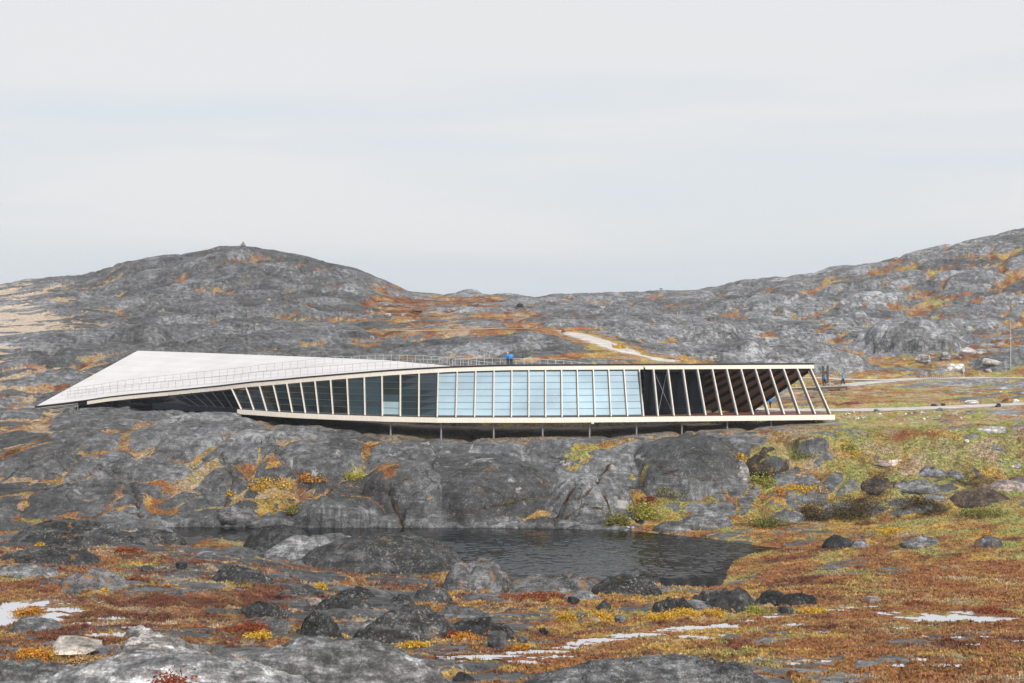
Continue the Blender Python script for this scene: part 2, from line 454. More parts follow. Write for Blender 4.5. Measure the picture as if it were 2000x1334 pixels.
M['wood_dark'] = plain('weathered_dark_wood', (0.085, 0.065, 0.05), 0.8, var=0.3, scale=5)
M['pond'] = pond_material()
M['puddle'] = puddle_material()
M['leaf'] = leaf_material('tundra_leaves')
M['rock_dark'] = rock_material('dark_lichened_gneiss', 0.038, 0.10, 0.2, lichen=0.6, moss=(0.30, 0.20, 0.06))
M['rock_black'] = rock_material('black_gneiss', 0.028, 0.0, 0.0, lichen=0.4)
M['rock_mid'] = rock_material('grey_gneiss', 0.115, 0.22, 0.35, lichen=0.45)
M['rock_mossy'] = rock_material('grey_gneiss_with_growth', 0.085, 0.12, 0.2, lichen=0.5, moss=(0.42, 0.22, 0.05))
M['rock_pale'] = rock_material('pale_striped_gneiss', 0.22, 0.06, 0.42, tint=(0.98, 0.985, 1.02), lichen=0.1, scale=1.3, dark=0.2)
M['rock_slab'] = rock_material('striped_gneiss_slab', 0.115, 0.06, 0.5, tint=(0.98, 0.99, 1.03), lichen=0.3, scale=1.5, dark=0.3)
M['rock_slab2'] = rock_material('grey_pink_striped_gneiss', 0.17, 0.1, 0.6, tint=(1.03, 0.98, 0.96), lichen=0.2, scale=1.5, dark=0.4)
M['rock_front'] = rock_material('speckled_front_gneiss', 0.085, 0.16, 0.35, lichen=0.6, scale=2.1)
M['rock_tan'] = rock_material('tan_boulder_stone', 0.36, 0.5, 0.0, tint=(1.08, 0.95, 0.83), lichen=0.2)
M['rock_pink'] = rock_material('pinkish_boulder_stone', 0.26, 0.35, 0.0, tint=(1.15, 0.93, 0.84), lichen=0.2)
M['rock_white'] = rock_material('whitish_stone', 0.5, 0.6, 0.0, tint=(1.03, 0.99, 0.97), lichen=0.1)
M['rock_light'] = rock_material('light_grey_rock', 0.24, 0.25, 0.3, tint=(1.03, 0.99, 0.96), lichen=0.25, scale=1.2)
M['rock_brown'] = rock_material('brown_crusted_rock', 0.034, 0.1, 0.0, tint=(1.35, 0.95, 0.75), lichen=0.3, moss=(0.30, 0.24, 0.06))
M['cloth_blue'] = plain('blue_jacket_fabric', (0.018, 0.27, 0.85), 0.7, var=0.1)
M['cloth_teal'] = plain('teal_blue_jacket_fabric', (0.02, 0.38, 0.80), 0.7, var=0.1)
M['cloth_dark'] = plain('dark_trouser_fabric', (0.022, 0.021, 0.025), 0.8)
M['skin'] = plain('skin', (0.42, 0.25, 0.18), 0.6, var=0.03)
M['hair_dark'] = plain('dark_hair', (0.03, 0.02, 0.015), 0.6)
M['cap_white'] = plain('white_knit_cap', (0.75, 0.74, 0.72), 0.8)
M['cap_red'] = plain('dark_red_knit_cap', (0.25, 0.035, 0.03), 0.8)
M['boot'] = plain('black_boot_leather', (0.015, 0.014, 0.014), 0.6)
lm_, lnt, lbs = new_mat('lit_lamp_globe')
lbs.inputs['Emission Color'].default_value = (1.0, 0.97, 0.9, 1); lbs.inputs['Emission Strength'].default_value = 9.0
M['lamp'] = lm_

# ------------------------------------------------------------------ terrain
PX0, PX1, NX = -260.0, 2260.0, 900
pxs = np.linspace(PX0, PX1, NX)
segs = [(24, 58, .4), (58, 134, .19), (134, 168, .42), (168, 192, .085), (192, 236, .3), (236, 300, .48), (300, 480, 1.0), (480, 560, 2.5), (560, 1400, 40)]
ds = np.concatenate([np.arange(a, b, s) for a, b, s in segs] + [[1400.0]])
ND = len(ds)
xs = np.array([-260, 0, 200, 400, 600, 800, 1000, 1200, 1400, 1600, 1800, 2000, 2260.])
def C(v): return np.full(13, float(v))
KL = [  # (distance, photograph row) of the bare land surface, near to far
 (C(24), C(1800)),
 (C(62), np.array([1300,1300,1305,1315,1325,1325,1325,1325,1325,1325,1325,1325,1325.])),
 (C(85), np.array([1225,1225,1225,1235,1245,1250,1250,1250,1245,1240,1240,1240,1240.])),
 (C(110), np.array([1140,1140,1145,1155,1170,1185,1190,1190,1185,1178,1180,1180,1180.])),
 (C(132), np.array([1080,1080,1085,1095,1120,1140,1150,1150,1150,1125,1122,1120,1120.])),
 (C(149), np.array([1056,1056,1060,1078,1090,1095,1095,1095,1094,1082,1068,1058,1055.])),
 (C(167), np.array([1026,1026,1030,1034,1036,1036,1036,1036,1040,1042,1012,988,980.])),
 (np.array([182,182,181,179,178,178,178,178,178,178,178,178,178.]), np.array([940,940,935,945,965,955,950,950,955,952,942,935,930.])),
 (np.array([200,200,198,194,189,187,186,186,187,188,187,186,186.]), np.array([850,850,838,838,850,866,868,866,858,846,847,845,845.])),
 (np.array([224,222,214,207,202,200,200,200,200,199,198,198,198.]), np.array([800,800,812,814,830,846,848,844,834,824,816,810,808.])),
 (np.array([240,238,234,228,222,218,216,215,214,212,212,212,212.]), np.array([775,775,790,802,806,808,808,804,800,790,786,782,780.])),
 (np.array([270,268,266,258,246,240,238,238,238,241,245,248,248.]), np.array([700,700,694,702,708,712,712,716,735,753,746,738,738.])),
 (np.array([312,312,312,302,290,285,280,280,275,262,265,268,268.]), np.array([655,655,652,652,654,652,650,662,690,722,714,702,695.])),
 (np.array([370,370,370,360,350,345,345,345,335,318,322,330,330.]), np.array([602,602,594,592,596,616,613,612,632,655,645,618,600.])),
]
crx = np.array([-260,-100,0,50,100,160,200,250,300,350,400,430,475,510,560,600,650,690,720,750,780,800,830,870,905,940,960,1000,1045,1075,1110,1150,1200,1250,1330,1400,1450,1500,1590,1620,1700,1790,1870,1940,2000,2100,2260.])
cry = np.array([575,572,560,549,541,541,530,515,506,500,492,484,482,486,495,503,515,525,535,547,560,570,574,576,578,576,577,577,585,578,576,576,574,573,571,563,553,547,539,527,516,496,479,466,449,424,390.])
crd = np.interp(pxs, [-260, 0, 160, 240, 475, 700, 850, 1100, 1400, 1700, 2260], [520, 520, 520, 455, 445, 440, 450, 440, 425, 420, 420])
cryy = np.interp(pxs, crx, cry)
kd = [np.interp(pxs, xs, a) for a, _ in KL]; ky = [np.interp(pxs, xs, b) for _, b in KL]
kz = [-(y - HY) / F * d for d, y in zip(kd, ky)]
kd.append(crd); kz.append(-(cryy - HY) / F * crd)
kd.append(crd + 50); kz.append(kz[-1] - 9)
kd.append(crd * 0 + 1000); kz.append(crd * 0 - 34)
kd.append(crd * 0 + 1600); kz.append(crd * 0 - 34)
kd = np.array(kd); kz = np.array(kz)                     # K x NX
for a in (kd, kz):                                       # soften the joints across columns
    ker = np.hanning(25); ker /= ker.sum()
    for k in range(len(KL)):
        a[k] = np.convolve(np.pad(a[k], 12, 'edge'), ker, 'valid')
dd = np.diff(kd, axis=0); sl = np.diff(kz, axis=0) / dd
mS = np.zeros_like(kz); mS[0] = sl[0]; mS[-1] = sl[-1]
for k in range(1, len(kd) - 1):
    w1 = 2 * dd[k] + dd[k - 1]; w2 = dd[k] + 2 * dd[k - 1]
    same = sl[k - 1] * sl[k] > 0
    mS[k] = np.where(same, (w1 + w2) / (w1 / np.where(same, sl[k - 1], 1) + w2 / np.where(same, sl[k], 1)), 0)
Z = np.empty((ND, NX), np.float32)
for j in range(NX):
    i = np.clip(np.searchsorted(kd[:, j], ds, side='right') - 1, 0, len(kd) - 2)
    h = dd[i, j]; t = (ds - kd[i, j]) / h
    Z[:, j] = ((2*t**3 - 3*t**2 + 1) * kz[i, j] + (t**3 - 2*t**2 + t) * h * mS[i, j] + (-2*t**3 + 3*t**2) * kz[i + 1, j] + (t**3 - t**2) * h * mS[i + 1, j])
D2 = np.repeat(ds[:, None], NX, 1).astype(np.float32)
U2 = np.repeat(((pxs - CX) / F)[None, :], ND, 0).astype(np.float32)
X2 = U2 * D2; PX2 = np.repeat(pxs[None, :], ND, 0).astype(np.float32)

# whaleback knolls that belong to the bedrock itself: px, row of crest, distance, half-width px, half-depth m, height m
knolls = [
 (940, 891, 181, 210, 10.2, 9.5), (1345, 853, 184, 128, 9.0, 6.5), (1150, 925, 176.5, 95, 6.5, 6.5),
 (600, 845, 192, 170, 13, 7.0), (800, 900, 180, 120, 8, 7.5), (660, 965, 173.5, 110, 5, 4.5),
 (90, 848, 200, 190, 18, 9.0), (60, 953, 180, 190, 9, 5.0), (330, 832, 200, 110, 13, 6.0), (300, 900, 188, 150, 10, 6.5), (440, 905, 184, 70, 8, 6.0),
 (1500, 872, 184, 48, 4, 1.6), (1580, 850, 186, 50, 3, 0.7),
 (1040, 661, 262, 112, 10, 4.5), (800, 672, 264, 100, 12, 4.0), (650, 676, 262, 90, 10, 3.6), (260, 640, 300, 90, 14, 4.0), (120, 655, 300, 110, 16, 4.0),
 (905, 569, 430, 48, 12, 3.6), (1390, 640, 300, 70, 12, 3.4), (1500, 668, 285, 130, 14, 4.2), (1620, 690, 268, 90, 8, 3.6),
 (1800, 630, 300, 110, 14, 4.5), (1960, 680, 268, 60, 7, 4.2),
]
kn = np.zeros(Z.shape, np.float32); kmask = np.zeros(Z.shape, np.float32); kton = np.zeros(Z.shape, np.float32); kseam = np.zeros(Z.shape, np.float32)
KT = {940: .060, 1345: .052, 90: .062, 60: .058, 330: .13, 600: .15, 800: .135, 1150: .25, 300: .085, 440: .11, 660: .10}
for (kpx, kyr, kdist, hw, hd, hh) in knolls:
    r = np.sqrt(((PX2 - kpx) / hw) ** 2 + ((D2 - kdist) / hd) ** 2)
    wob = 1 + 0.14 * perlin(X2 / 5.0, D2 / 4.0, int(kpx) % 17)
    r = r * wob
    sel = r < 1.0
    zt = -(kyr - HY) / F * kdist
    zd = zt - hh * (1 - np.sqrt(np.clip(1 - r ** 2.3, 0, 1)))
    if kdist > 230 or kpx in (940, 1345, 1150): kn = np.maximum(kn, sstep(1.28, .95, r) if kdist > 230 else sstep(1.0, .72, r))
    if kdist < 205 and kpx in KT:
        front_ = sel & (zd >= Z); k1 = sstep(1.0, .90, r) * front_
        kseam = np.maximum(kseam * (1 - k1), np.exp(-((r - 1.0) / .07) ** 2) * (D2 < kdist + hd * .5))
        kton = kton * (1 - k1) + KT[kpx] * k1; kmask = np.maximum(kmask, k1)
    Z = np.where(sel, np.maximum(Z, zd), Z)

def idw(points, power=2.6):
    """smooth blend of regional settings given at photograph positions on the land"""
    pts = np.array([(p[0], p[1]) for p in points], np.float32); vals = np.array([p[2:] for p in points], np.float32)
    PY = HY - Z / D2 * F
    cs, rs = 6, 6
    px_c = PX2[::rs, ::cs]; py_c = PY[::rs, ::cs]
    W = np.zeros(px_c.shape + (len(points),), np.float32)
    for i, (a, c) in enumerate(pts):
        dx = (px_c - a) / 1.6; dy = (py_c - c)
        W[..., i] = 1.0 / (np.sqrt(dx * dx + dy * dy) + 14) ** power
    W /= W.sum(-1, keepdims=True)
    R = W @ vals
    # bilinear back to full size
    ri = np.arange(ND) / rs; ci = np.arange(NX) / cs
    r0 = np.clip(np.floor(ri).astype(int), 0, R.shape[0] - 2); c0 = np.clip(np.floor(ci).astype(int), 0, R.shape[1] - 2)
    fr = np.clip(ri - r0, 0, 1)[:, None, None]; fc = np.clip(ci - c0, 0, 1)[None, :, None]
    return ((R[r0][:, c0] * (1 - fr) + R[r0 + 1][:, c0] * fr) * (1 - fc) + (R[r0][:, c0 + 1] * (1 - fr) + R[r0 + 1][:, c0 + 1] * fr) * fc).astype(np.float32)

# px, row, plant cover, roughness of relief, rock tone, pale amount, then plant mix: orange, red, yellow, olive, tan, dark brown
REG = [
 (1700,1250, .965,.10,.09,.2,  .75,.28,.12,.02,.10,.06), (1950,1280, .97,.10,.10,.2, .72,.25,.12,.04,.12,.12), (1800,1130, 1.0,.06,.08,.0, .85,.12,.12,.03,.14,.0),
 (1950,1130, 1.0,.06,.08,.0, .85,.06,.18,.05,.16,.0), (1700,1090, .98,.12,.07,.0, .5,.5,.12,.05,.05,.0), (1550,1110, .98,.10,.07,.0, .65,.3,.12,.1,.1,.0), (1500,1065, 1.0,.05,.08,.0, .75,.2,.2,.15,.05,.0),
 (1800,1040, .93,.16,.06,.1, .35,.15,.4,.25,.08,.12), (1650,1040, .97,.10,.06,.1, .35,.05,.5,.3,.05,.0), (1930,1000, .95,.14,.07,.1, .1,.0,.3,.75,.05,.05),
 (1300,1215, .93,.16,.06,.1, .45,.15,.5,.08,.05,.0), (1100,1300, .97,.10,.08,.2, .75,.35,.15,.02,.05,.0), (1200,1180, .88,.22,.06,.1, .4,.25,.45,.12,.1,.0), (900,1215, .70,.30,.05,.1, .4,.25,.5,.12,.08,.0),
 (1000,1165, .80,.2,.07,.3, .35,.5,.2,.08,.25,.0), (300,1190, .93,.18,.07,.1, .15,1.1,.06,.10,.08,.0), (480,1190, .88,.2,.07,.1, .15,1.0,.08,.10,.08,.0), (100,1180, .97,.12,.09,.2, .5,.55,.08,.1,.15,.0),
 (150,1140, .80,.24,.07,.2, .35,.5,.12,.16,.1,.0), (400,1110, .58,.28,.07,.3, .25,.45,.15,.08,.3,.0), (700,1165, .50,.30,.06,.15, .2,.45,.15,.05,.35,.0), (600,1140, .52,.28,.06,.15, .2,.4,.15,.05,.4,.0),
 (100,1050, .42,.30,.06,.12, .2,.6,.08,.06,.2,.0), (330,1070, .55,.28,.07,.3, .2,.55,.1,.05,.3,.0), (300,1290, .7,.2,.10,.4, .4,.4,.15,.05,.3,.0),
 (120,900, .10,.30,.085,.10, .5,.15,.2,.05,.2,.0), (60,1000, .12,.30,.085,.15, .5,.2,.2,.1,.2,.0), (250,860, .22,.30,.10,.15, .4,.3,.2,.15,.6,.0), (330,910, .36,.30,.095,.15, .4,.15,.25,.25,.6,.0), (420,960, .24,.35,.10,.25, .3,.1,.3,.3,.5,.0),
 (550,965, .62,.35,.085,.10, .4,.25,.45,.15,.1,.0), (560,1000, .60,.35,.10,.25, .3,.25,.35,.25,.1,.0), (650,880, .10,.30,.13,.22, .5,.2,.3,.1,.3,.0), (500,850, .10,.26,.15,.30, .5,.2,.2,.1,.4,.0), (720,920, .26,.32,.13,.3, .4,.2,.3,.15,.3,.0),
 (900,960, .04,.22,.085,.10, .4,.3,.3,.1,.2,.0), (860,880, .14,.28,.16,.32, .5,.1,.35,.1,.35,.0), (1020,872, .10,.28,.19,.35, .5,.1,.4,.1,.3,.0), (1150,900, .60,.26,.14,.2, .35,.1,.6,.25,.1,.0), (1180,960, .05,.24,.16,.55, .4,.1,.4,.2,.2,.0),
 (1350,900, .02,.18,.075,.05, .4,.1,.4,.1,.2,.0), (1320,975, .72,.32,.12,.3, .25,.35,.35,.35,.0,.0), (1230,1010, .70,.25,.12,.3, .1,.1,.4,.7,.0,.0),
 (1450,900, .5,.3,.10,.3, .35,.1,.6,.2,.1,.1), (1550,900, .9,.22,.09,.2, .06,.02,.3,1.0,.15,.05), (1650,850, 1.0,.10,.10,.1, .10,.03,.12,1.0,.35,.0), (1800,850, .985,.10,.2,.3, .08,.03,.1,1.0,.45,.0), (1950,860, .97,.12,.25,.5, .07,.02,.1,1.0,.4,.0),
 (1560,960, .86,.35,.11,.2, .25,.08,.5,.7,.1,.1), (1700,950, .86,.34,.12,.3, .12,.03,.2,.8,.3,.35), (1850,950, .90,.3,.12,.35, .1,.03,.2,.85,.3,.3), (1700,1005, .92,.2,.08,.1, .25,.05,.3,.3,.1,.6), (1450,1000, .75,.3,.13,.25, .35,.25,.4,.2,.05,.1),
 (1700,820, 1.0,.08,.2,.2, .08,.0,.2,.7,.25,.0), (1560,845, .95,.10,.2,.2, .2,.05,.1,.1,.9,.2), (1800,772, 1.0,.05,.2,.2, .55,.12,.08,.25,.35,.0), (1680,775, 1.0,.05,.2,.2, .6,.15,.08,.2,.3,.0), (1800,790, 1.0,.05,.2,.2, .2,.05,.1,.25,.7,.0), (1950,728, .93,.15,.28,.4, .2,.2,.2,.6,.1,.0),
 (1800,715, .72,.35,.24,.5, .35,.5,.2,.15,.1,.1), (1870,690, .70,.40,.26,.75, .35,.55,.2,.12,.1,.05), (1700,735, .8,.25,.2,.3, .45,.1,.25,.35,.1,.0), (1950,660, .62,.5,.22,.45, .35,.6,.1,.1,.1,.05),
 (300,550, .12,.55,.120,.06, .15,.8,.06,.06,.2,.1), (550,530, .14,.7,.115,.06, .4,.45,.06,.06,.25,.1), (650,560, .42,.7,.12,.10, .4,.6,.06,.08,.15,.1), (300,600, .30,.75,.125,.12, .2,.8,.1,.1,.25,.1), (130,605, .4,.7,.12,.1, .2,.5,.1,.15,.4,.1), (450,640, .28,.75,.13,.15, .4,.4,.2,.15,.2,.05), (100,690, .30,.75,.11,.12, .5,.35,.15,.12,.2,.05), (300,660, .28,.75,.12,.15, .45,.3,.2,.12,.2,.05),
 (50,622, 1.0,.08,.2,.2, .05,.0,.0,.0,4.,.0), (40,640, 1.0,.08,.2,.2, .05,.0,.0,.0,4.,.0), (110,628, .98,.12,.2,.2, .2,.0,.0,.0,2.,.0), (800,600, .97,.2,.16,.2, .35,1.0,.08,.04,.12,.05), (950,600, .95,.22,.16,.25, .4,.95,.08,.04,.12,.05), (900,632, .62,.35,.26,.55, .45,.3,.1,.05,.7,.0), (1010,620, .7,.4,.2,.3, .55,.6,.1,.05,.25,.0), (700,635, .34,.5,.18,.35, .4,.3,.15,.1,.4,.0), (700,670, .06,.45,.085,.12, .4,.4,.2,.1,.2,.0), (850,680, .2,.45,.10,.12, .4,.2,.3,.2,.2,.0), (1000,680, .07,.5,.08,.08, .4,.3,.2,.1,.2,.0), (1270,702, .6,.10,.14,.3, .4,.2,.4,.3,.2,.0), (1200,690, .5,.10,.14,.3, .4,.2,.4,.3,.2,.0), (1150,690, .72,.25,.11,.2, .4,.15,.5,.3,.1,.0),
 (1250,600, .22,.6,.20,.32, .4,.4,.15,.1,.25,.0), (1200,640, .34,.6,.22,.4, .4,.3,.2,.15,.25,.0), (1350,660, .34,.6,.25,.6, .4,.4,.2,.15,.2,.0), (1450,580, .26,.6,.16,.18, .5,.45,.1,.08,.15,.0), (1500,640, .32,.75,.23,.55, .45,.4,.15,.12,.2,.0), (1500,690, .30,.6,.26,.6, .45,.35,.2,.1,.2,.0), (1700,590, .28,.75,.21,.42, .5,.4,.12,.1,.2,.0), (1900,540, .22,.75,.20,.38, .5,.4,.12,.1,.2,.0), (1700,660, .30,.75,.26,.62, .45,.4,.18,.12,.2,.0), (1950,610, .30,.75,.24,.6, .45,.45,.15,.1,.2,.0), (1620,710, .35,.5,.25,.45, .45,.2,.3,.2,.2,.0),
]
R = idw(REG)
cover, rough, tone, pale = (R[..., i] for i in range(4))
cover = cover * (1 - .16 * sstep(236, 300, D2) * (1 - sstep(660, 740, PX2) * sstep(1100, 1020, PX2)))
mixw_ = R[..., 4:10]

pale = pale * (1 - .35 * sstep(232, 262, D2))
tone = tone * (1 - kmask) + kton * kmask
rough = rough * (1 - .62 * kmask)
cover = np.clip(cover + .17 * kseam * (PX2 < 1500), 0, 1)

# bedrock relief: rounded bosses with sharp clefts between them, stretched along the strike
wx = X2 + 2.6 * perlin(X2 / 9, D2 / 9, 41); wy = D2 + 2.6 * perlin(X2 / 9, D2 / 9, 42)
s_ = 0.94; c_ = 0.34
ax = (wx * s_ + wy * c_) / (1.75 + .75 * sstep(215, 260, D2)); ay = (-wx * c_ + wy * s_)
far = sstep(205, 260, D2)
far_i = D2 > 205
B0, c0_, r0_ = boss(ax / 19, ay / 17, 1); B1, c1_, r1_ = boss(ax / 7.5, ay / 7.5, 2); B2, c2_, r2_ = boss(ax / 2.9, ay / 2.9, 3)
b3 = np.abs(perlin(ax / 1.3, ay / 1.3, 4)) * 2; n5 = fbm(X2 / .7, D2 / .7, 3, 6)
hill = far * (3.9 * (B0 - .6) + 2.9 * (B1 - .6) + 1.15 * (B2 - .6) + .25 * (b3 - .4))
near = (1 - far) * (3.4 * (B1 - .6) + 1.35 * (B2 - .6) + .22 * (b3 - .4) + .10 * n5)
crest_fade = 1 - 0.55 * np.exp(-((D2 - crd[None, :]) / 14) ** 2)
Z = Z + rough * (hill * 1.0 * crest_fade + near)
tone = tone * (.78 - .02 * far) * (.40 + .72 * r1_ ** 1.3 + .42 * r0_) * .94

# plants fill the clefts
q = np.where(far > .5, .34 * B0 + .36 * B1 + .16 * B2, .46 * B1 + .26 * B2) - .16 * c1_ - .10 * c0_ * far - .05 * c2_ + .15 * fbm(X2 / 6.5, D2 / 5, 3, 61) + .09 * fbm(X2 / 1.2, D2 / 1.2, 3, 71)
def rank(v, sel):
    s = np.sort(v[sel][::7]); out = np.interp(v, s, np.linspace(0, 1, len(s))); return out
qr = np.where(D2 > 232, rank(q, D2 > 232), rank(q, D2 <= 232))
gz = np.gradient(Z, axis=0) / np.gradient(ds)[:, None]
slope_pen = sstep(.75, 1.5, np.abs(gz)) * (D2 < 195) * .5
rock = np.clip(.5 + (qr + slope_pen - cover) * 4.5, 0, 1)
rock = np.where(cover > .985, 0, rock).astype(np.float32)
rock = np.clip(np.maximum(rock, kn * (.95 + .8 * fbm(X2 / 2.0, D2 / 2.0, 3, 63))), 0, 1)
vegf = 1 - rock
cush = (np.abs(perlin(X2 / 2.1, D2 / 2.6, 80)) * .34 + np.abs(perlin(X2 / .95, D2 / .9, 81)) * .22 + np.abs(perlin(X2 / .42, D2 / .42, 82)) * .10) * sstep(240, 150, D2) * (1 - .72 * sstep(1350, 1500, PX2) * sstep(112, 122, D2))
Z = Z + vegf * cush

# pond ------------------------------------------------------------------------
ZW = -26.6
def on_water(px, py): d = -ZW * F / (py - HY); return ((px - CX) / F * d, d)
shore_px = [(300,1031),(345,1028.5),(400,1029),(470,1030),(560,1030),(700,1030.5),(850,1031),(980,1031),(1100,1033),(1180,1034),(1230,1036),(1290,1042),(1340,1047),(1390,1052),(1440,1060),(1490,1066.5),(1548,1072.5),
            (1500,1076.5),(1460,1084),(1435,1096),(1422,1110),(1418,1128),(1412,1143),(1385,1150),(1320,1151),(1260,1146),(1150,1144),(1080,1143),(1000,1135),(950,1112),(860,1085),(700,1072),(560,1066),(480,1063),(400,1056),(345,1046)]
pond_poly = np.array([on_water(*p) for p in shore_px])
rows_p = (ds > 118) & (ds < 186)
def poly_sd(x, y, poly):
    dmin = np.full(x.shape, 1e9); inside = np.zeros(x.shape, bool)
    n = len(poly)
    for i in range(n):
        a = poly[i]; b_ = poly[(i + 1) % n]
        e_ = b_ - a; wxx = x - a[0]; wyy = y - a[1]
        t = np.clip((wxx * e_[0] + wyy * e_[1]) / (e_ @ e_), 0, 1)
        dmin = np.minimum(dmin, (wxx - e_[0] * t) ** 2 + (wyy - e_[1] * t) ** 2)
        c = ((a[1] <= y) & (b_[1] > y)) | ((b_[1] <= y) & (a[1] > y))
        xi_ = a[0] + (y - a[1]) / np.where(abs(b_[1] - a[1]) < 1e-9, 1e-9, b_[1] - a[1]) * e_[0]
        inside ^= c & (x < xi_)
    return np.sqrt(dmin) * np.where(inside, -1, 1)
Zp = Z[rows_p]; xp = X2[rows_p]; yp = D2[rows_p]; pxp = PX2[rows_p]
sd = poly_sd(xp, yp, pond_poly) + .30 * perlin(xp / 2.2, yp / 1.6, 91) + .16 * perlin(xp / .7, yp / .6, 92)
Zp = np.where(sd > 0, np.maximum(Zp, ZW + .05 + .10 * np.minimum(sd, 5)), Zp)
gentle = sstep(1240, 1420, pxp)
cap = ZW + .08 + .09 * sd + .012 * sd ** 2
Zp = np.where((sd > 0) & (sd < 11), Zp + gentle * sstep(11, 6, sd) * np.minimum(cap - Zp, 0), Zp)
Zp = np.where(sd <= 0, ZW - np.minimum(.05 - .35 * sd, 1.2), Zp)
Z[rows_p] = Zp
wn_ = sd + .5 * fbm(xp / 1.5, Zp / .8, 3, 95)
tone[rows_p] = np.where((yp > 160) & (pxp < 1250), tone[rows_p] * (1 + .7 * sstep(1.1, .5, wn_) * (sd > 0)), tone[rows_p])
rock[rows_p] = np.where((yp > 160) & (pxp < 1190) & (pxp > 300), np.maximum(rock[rows_p], sstep(3.2, 2.0, sd + .9 * fbm(xp / 2.5, yp / 2, 2, 96))), rock[rows_p])     # pale water-washed band at the cliff foot

# building footprint: cut the ground clear below the floor
dF_px = np.array([68, 155, 245, 330, 400, 452, 500, 560, 650, 750, 856, 965, 1066, 1220, 1400, 1590.])
dF_d = np.array([229, 225, 221, 216.5, 211.5, 207.2, 203.8, 200.6, 196.9, 194.2, 192.5, 192.6, 193.2, 194.8, 197, 200.])
dB_px = np.array([297, 400, 463, 520, 560, 650, 750, 854, 965, 1066, 1226, 1410, 1631.])
dB_d = np.array([217, 211, 207.3, 203.6, 201.2, 197.4, 194.4, 192.3, 191.8, 192, 193.2, 195.3, 198.])
front = np.interp(PX2, dB_px, dB_d)
inside_fp = (PX2 > 255) & (PX2 < 1640) & (D2 > front - 5.5 * sstep(430, 600, PX2)) & (D2 < np.interp(PX2, [255, 297, 600, 900, 1360, 1420, 1500, 1640], [236, 236, 224, 211, 210, 202, 202.5, 202.5]))
low = np.interp(PX2, [255, 460, 620, 800, 1160, 1330, 1422, 1520, 1640], [-16.0, -16.5, -17.0, -17.8, -17.9, -17.2, -16.9, -16.5, -15.85]) + .22 * np.clip(front - D2, 0, 9) + .12 * (perlin(X2 / 2.4, D2 / 2.0, 55) + perlin(X2 / .9, D2 / .9, 56) * .4)
Z = np.where(inside_fp, np.minimum(Z, low), Z)

# joints in the bedrock of the bank, open and dark
CRACKS = [([(758,948),(772,982),(783,1004),(792,1028)], .30), ([(1078,990),(1108,972),(1140,962),(1162,940),(1176,918),(1190,898)], .24), ([(1162,940),(1205,938),(1246,950)], .20),
 ([(1095,1012),(1140,978),(1196,992),(1250,1016)], .22), ([(1128,936),(1096,980),(1082,1022)], .20), ([(880,1004),(950,986),(1010,972),(1075,962)], .20), ([(1180,962),(1196,992),(1188,1026)], .18), ([(1010,905),(1060,930),(1128,936)], .16),
 ([(735,960),(790,930),(860,905),(930,893)], .22), ([(620,985),(655,960),(735,960)], .22), ([(560,905),(600,930),(640,935)], .18), ([(215,905),(260,950),(275,1010)], .20), ([(430,880),(455,930),(440,985)], .18), ([(1270,900),(1330,930),(1400,935)], .14), ([(520,850),(560,905)], .16), ([(90,880),(180,900),(260,950)], .16)]
def hit0(px, py, dmin, dmax):
    tt = np.arange(dmin, dmax, .1); c = int(round((px - PX0) / (PX1 - PX0) * (NX - 1))); z = np.interp(tt, ds, Z[:, c]); ray = -(py - HY) / F * tt
    k = int(np.argmax(z >= ray)); return float(tt[k]), float(ray[k])
rows_c = (ds > 164) & (ds < 206); Zc = Z[rows_c].copy(); Xc = X2[rows_c]; Dc = D2[rows_c]; Zr = Zc.copy(); tonec = tone[rows_c].copy(); rockc = rock[rows_c].copy(); joint_shade = np.zeros(Zc.shape, np.float32)
jx = .22 * perlin(Xc / .9, (Dc + Zr) / .9, 401); jz = .22 * perlin(Xc / .9, (Dc + Zr) / .9, 402)
for pts, wd in CRACKS:
    u = np.linspace(0, len(pts) - 1, len(pts) * 5 - 4); pa_ = np.array(pts, float)
    pp = [(np.interp(k, range(len(pts)), pa_[:, 0]), np.interp(k, range(len(pts)), pa_[:, 1])) for k in u]
    P3 = []
    for a, c in pp:
        dd0, zz0 = hit0(a, c, 166, 206); P3.append(((a - CX) / F * dd0, dd0, zz0))
    P3 = np.array(P3)
    cs_ = (Xc > P3[:, 0].min() - 1.5) & (Xc < P3[:, 0].max() + 1.5)
    xs_, ys_, zs_ = Xc[cs_] + jx[cs_], Dc[cs_], Zr[cs_] + jz[cs_]
    best = np.full(xs_.shape, 1e9)
    for A, Bq in zip(P3[:-1], P3[1:]):
        e_ = Bq - A; L2 = e_ @ e_ + 1e-9
        tq = np.clip(((xs_ - A[0]) * e_[0] + (ys_ - A[1]) * e_[1] + (zs_ - A[2]) * e_[2]) / L2, 0, 1)
        best = np.minimum(best, (xs_ - A[0] - e_[0] * tq) ** 2 + ((ys_ - A[1] - e_[1] * tq) * .6) ** 2 + (zs_ - A[2] - e_[2] * tq) ** 2)
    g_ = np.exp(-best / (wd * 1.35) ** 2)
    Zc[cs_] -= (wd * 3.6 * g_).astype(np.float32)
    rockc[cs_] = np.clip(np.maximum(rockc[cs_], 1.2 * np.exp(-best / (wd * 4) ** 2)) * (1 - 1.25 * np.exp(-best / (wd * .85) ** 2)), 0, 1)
    joint_shade[cs_] = np.maximum(joint_shade[cs_], np.exp(-best / (wd * 1.2) ** 2))
Z[rows_c] = Zc; rock[rows_c] = rockc

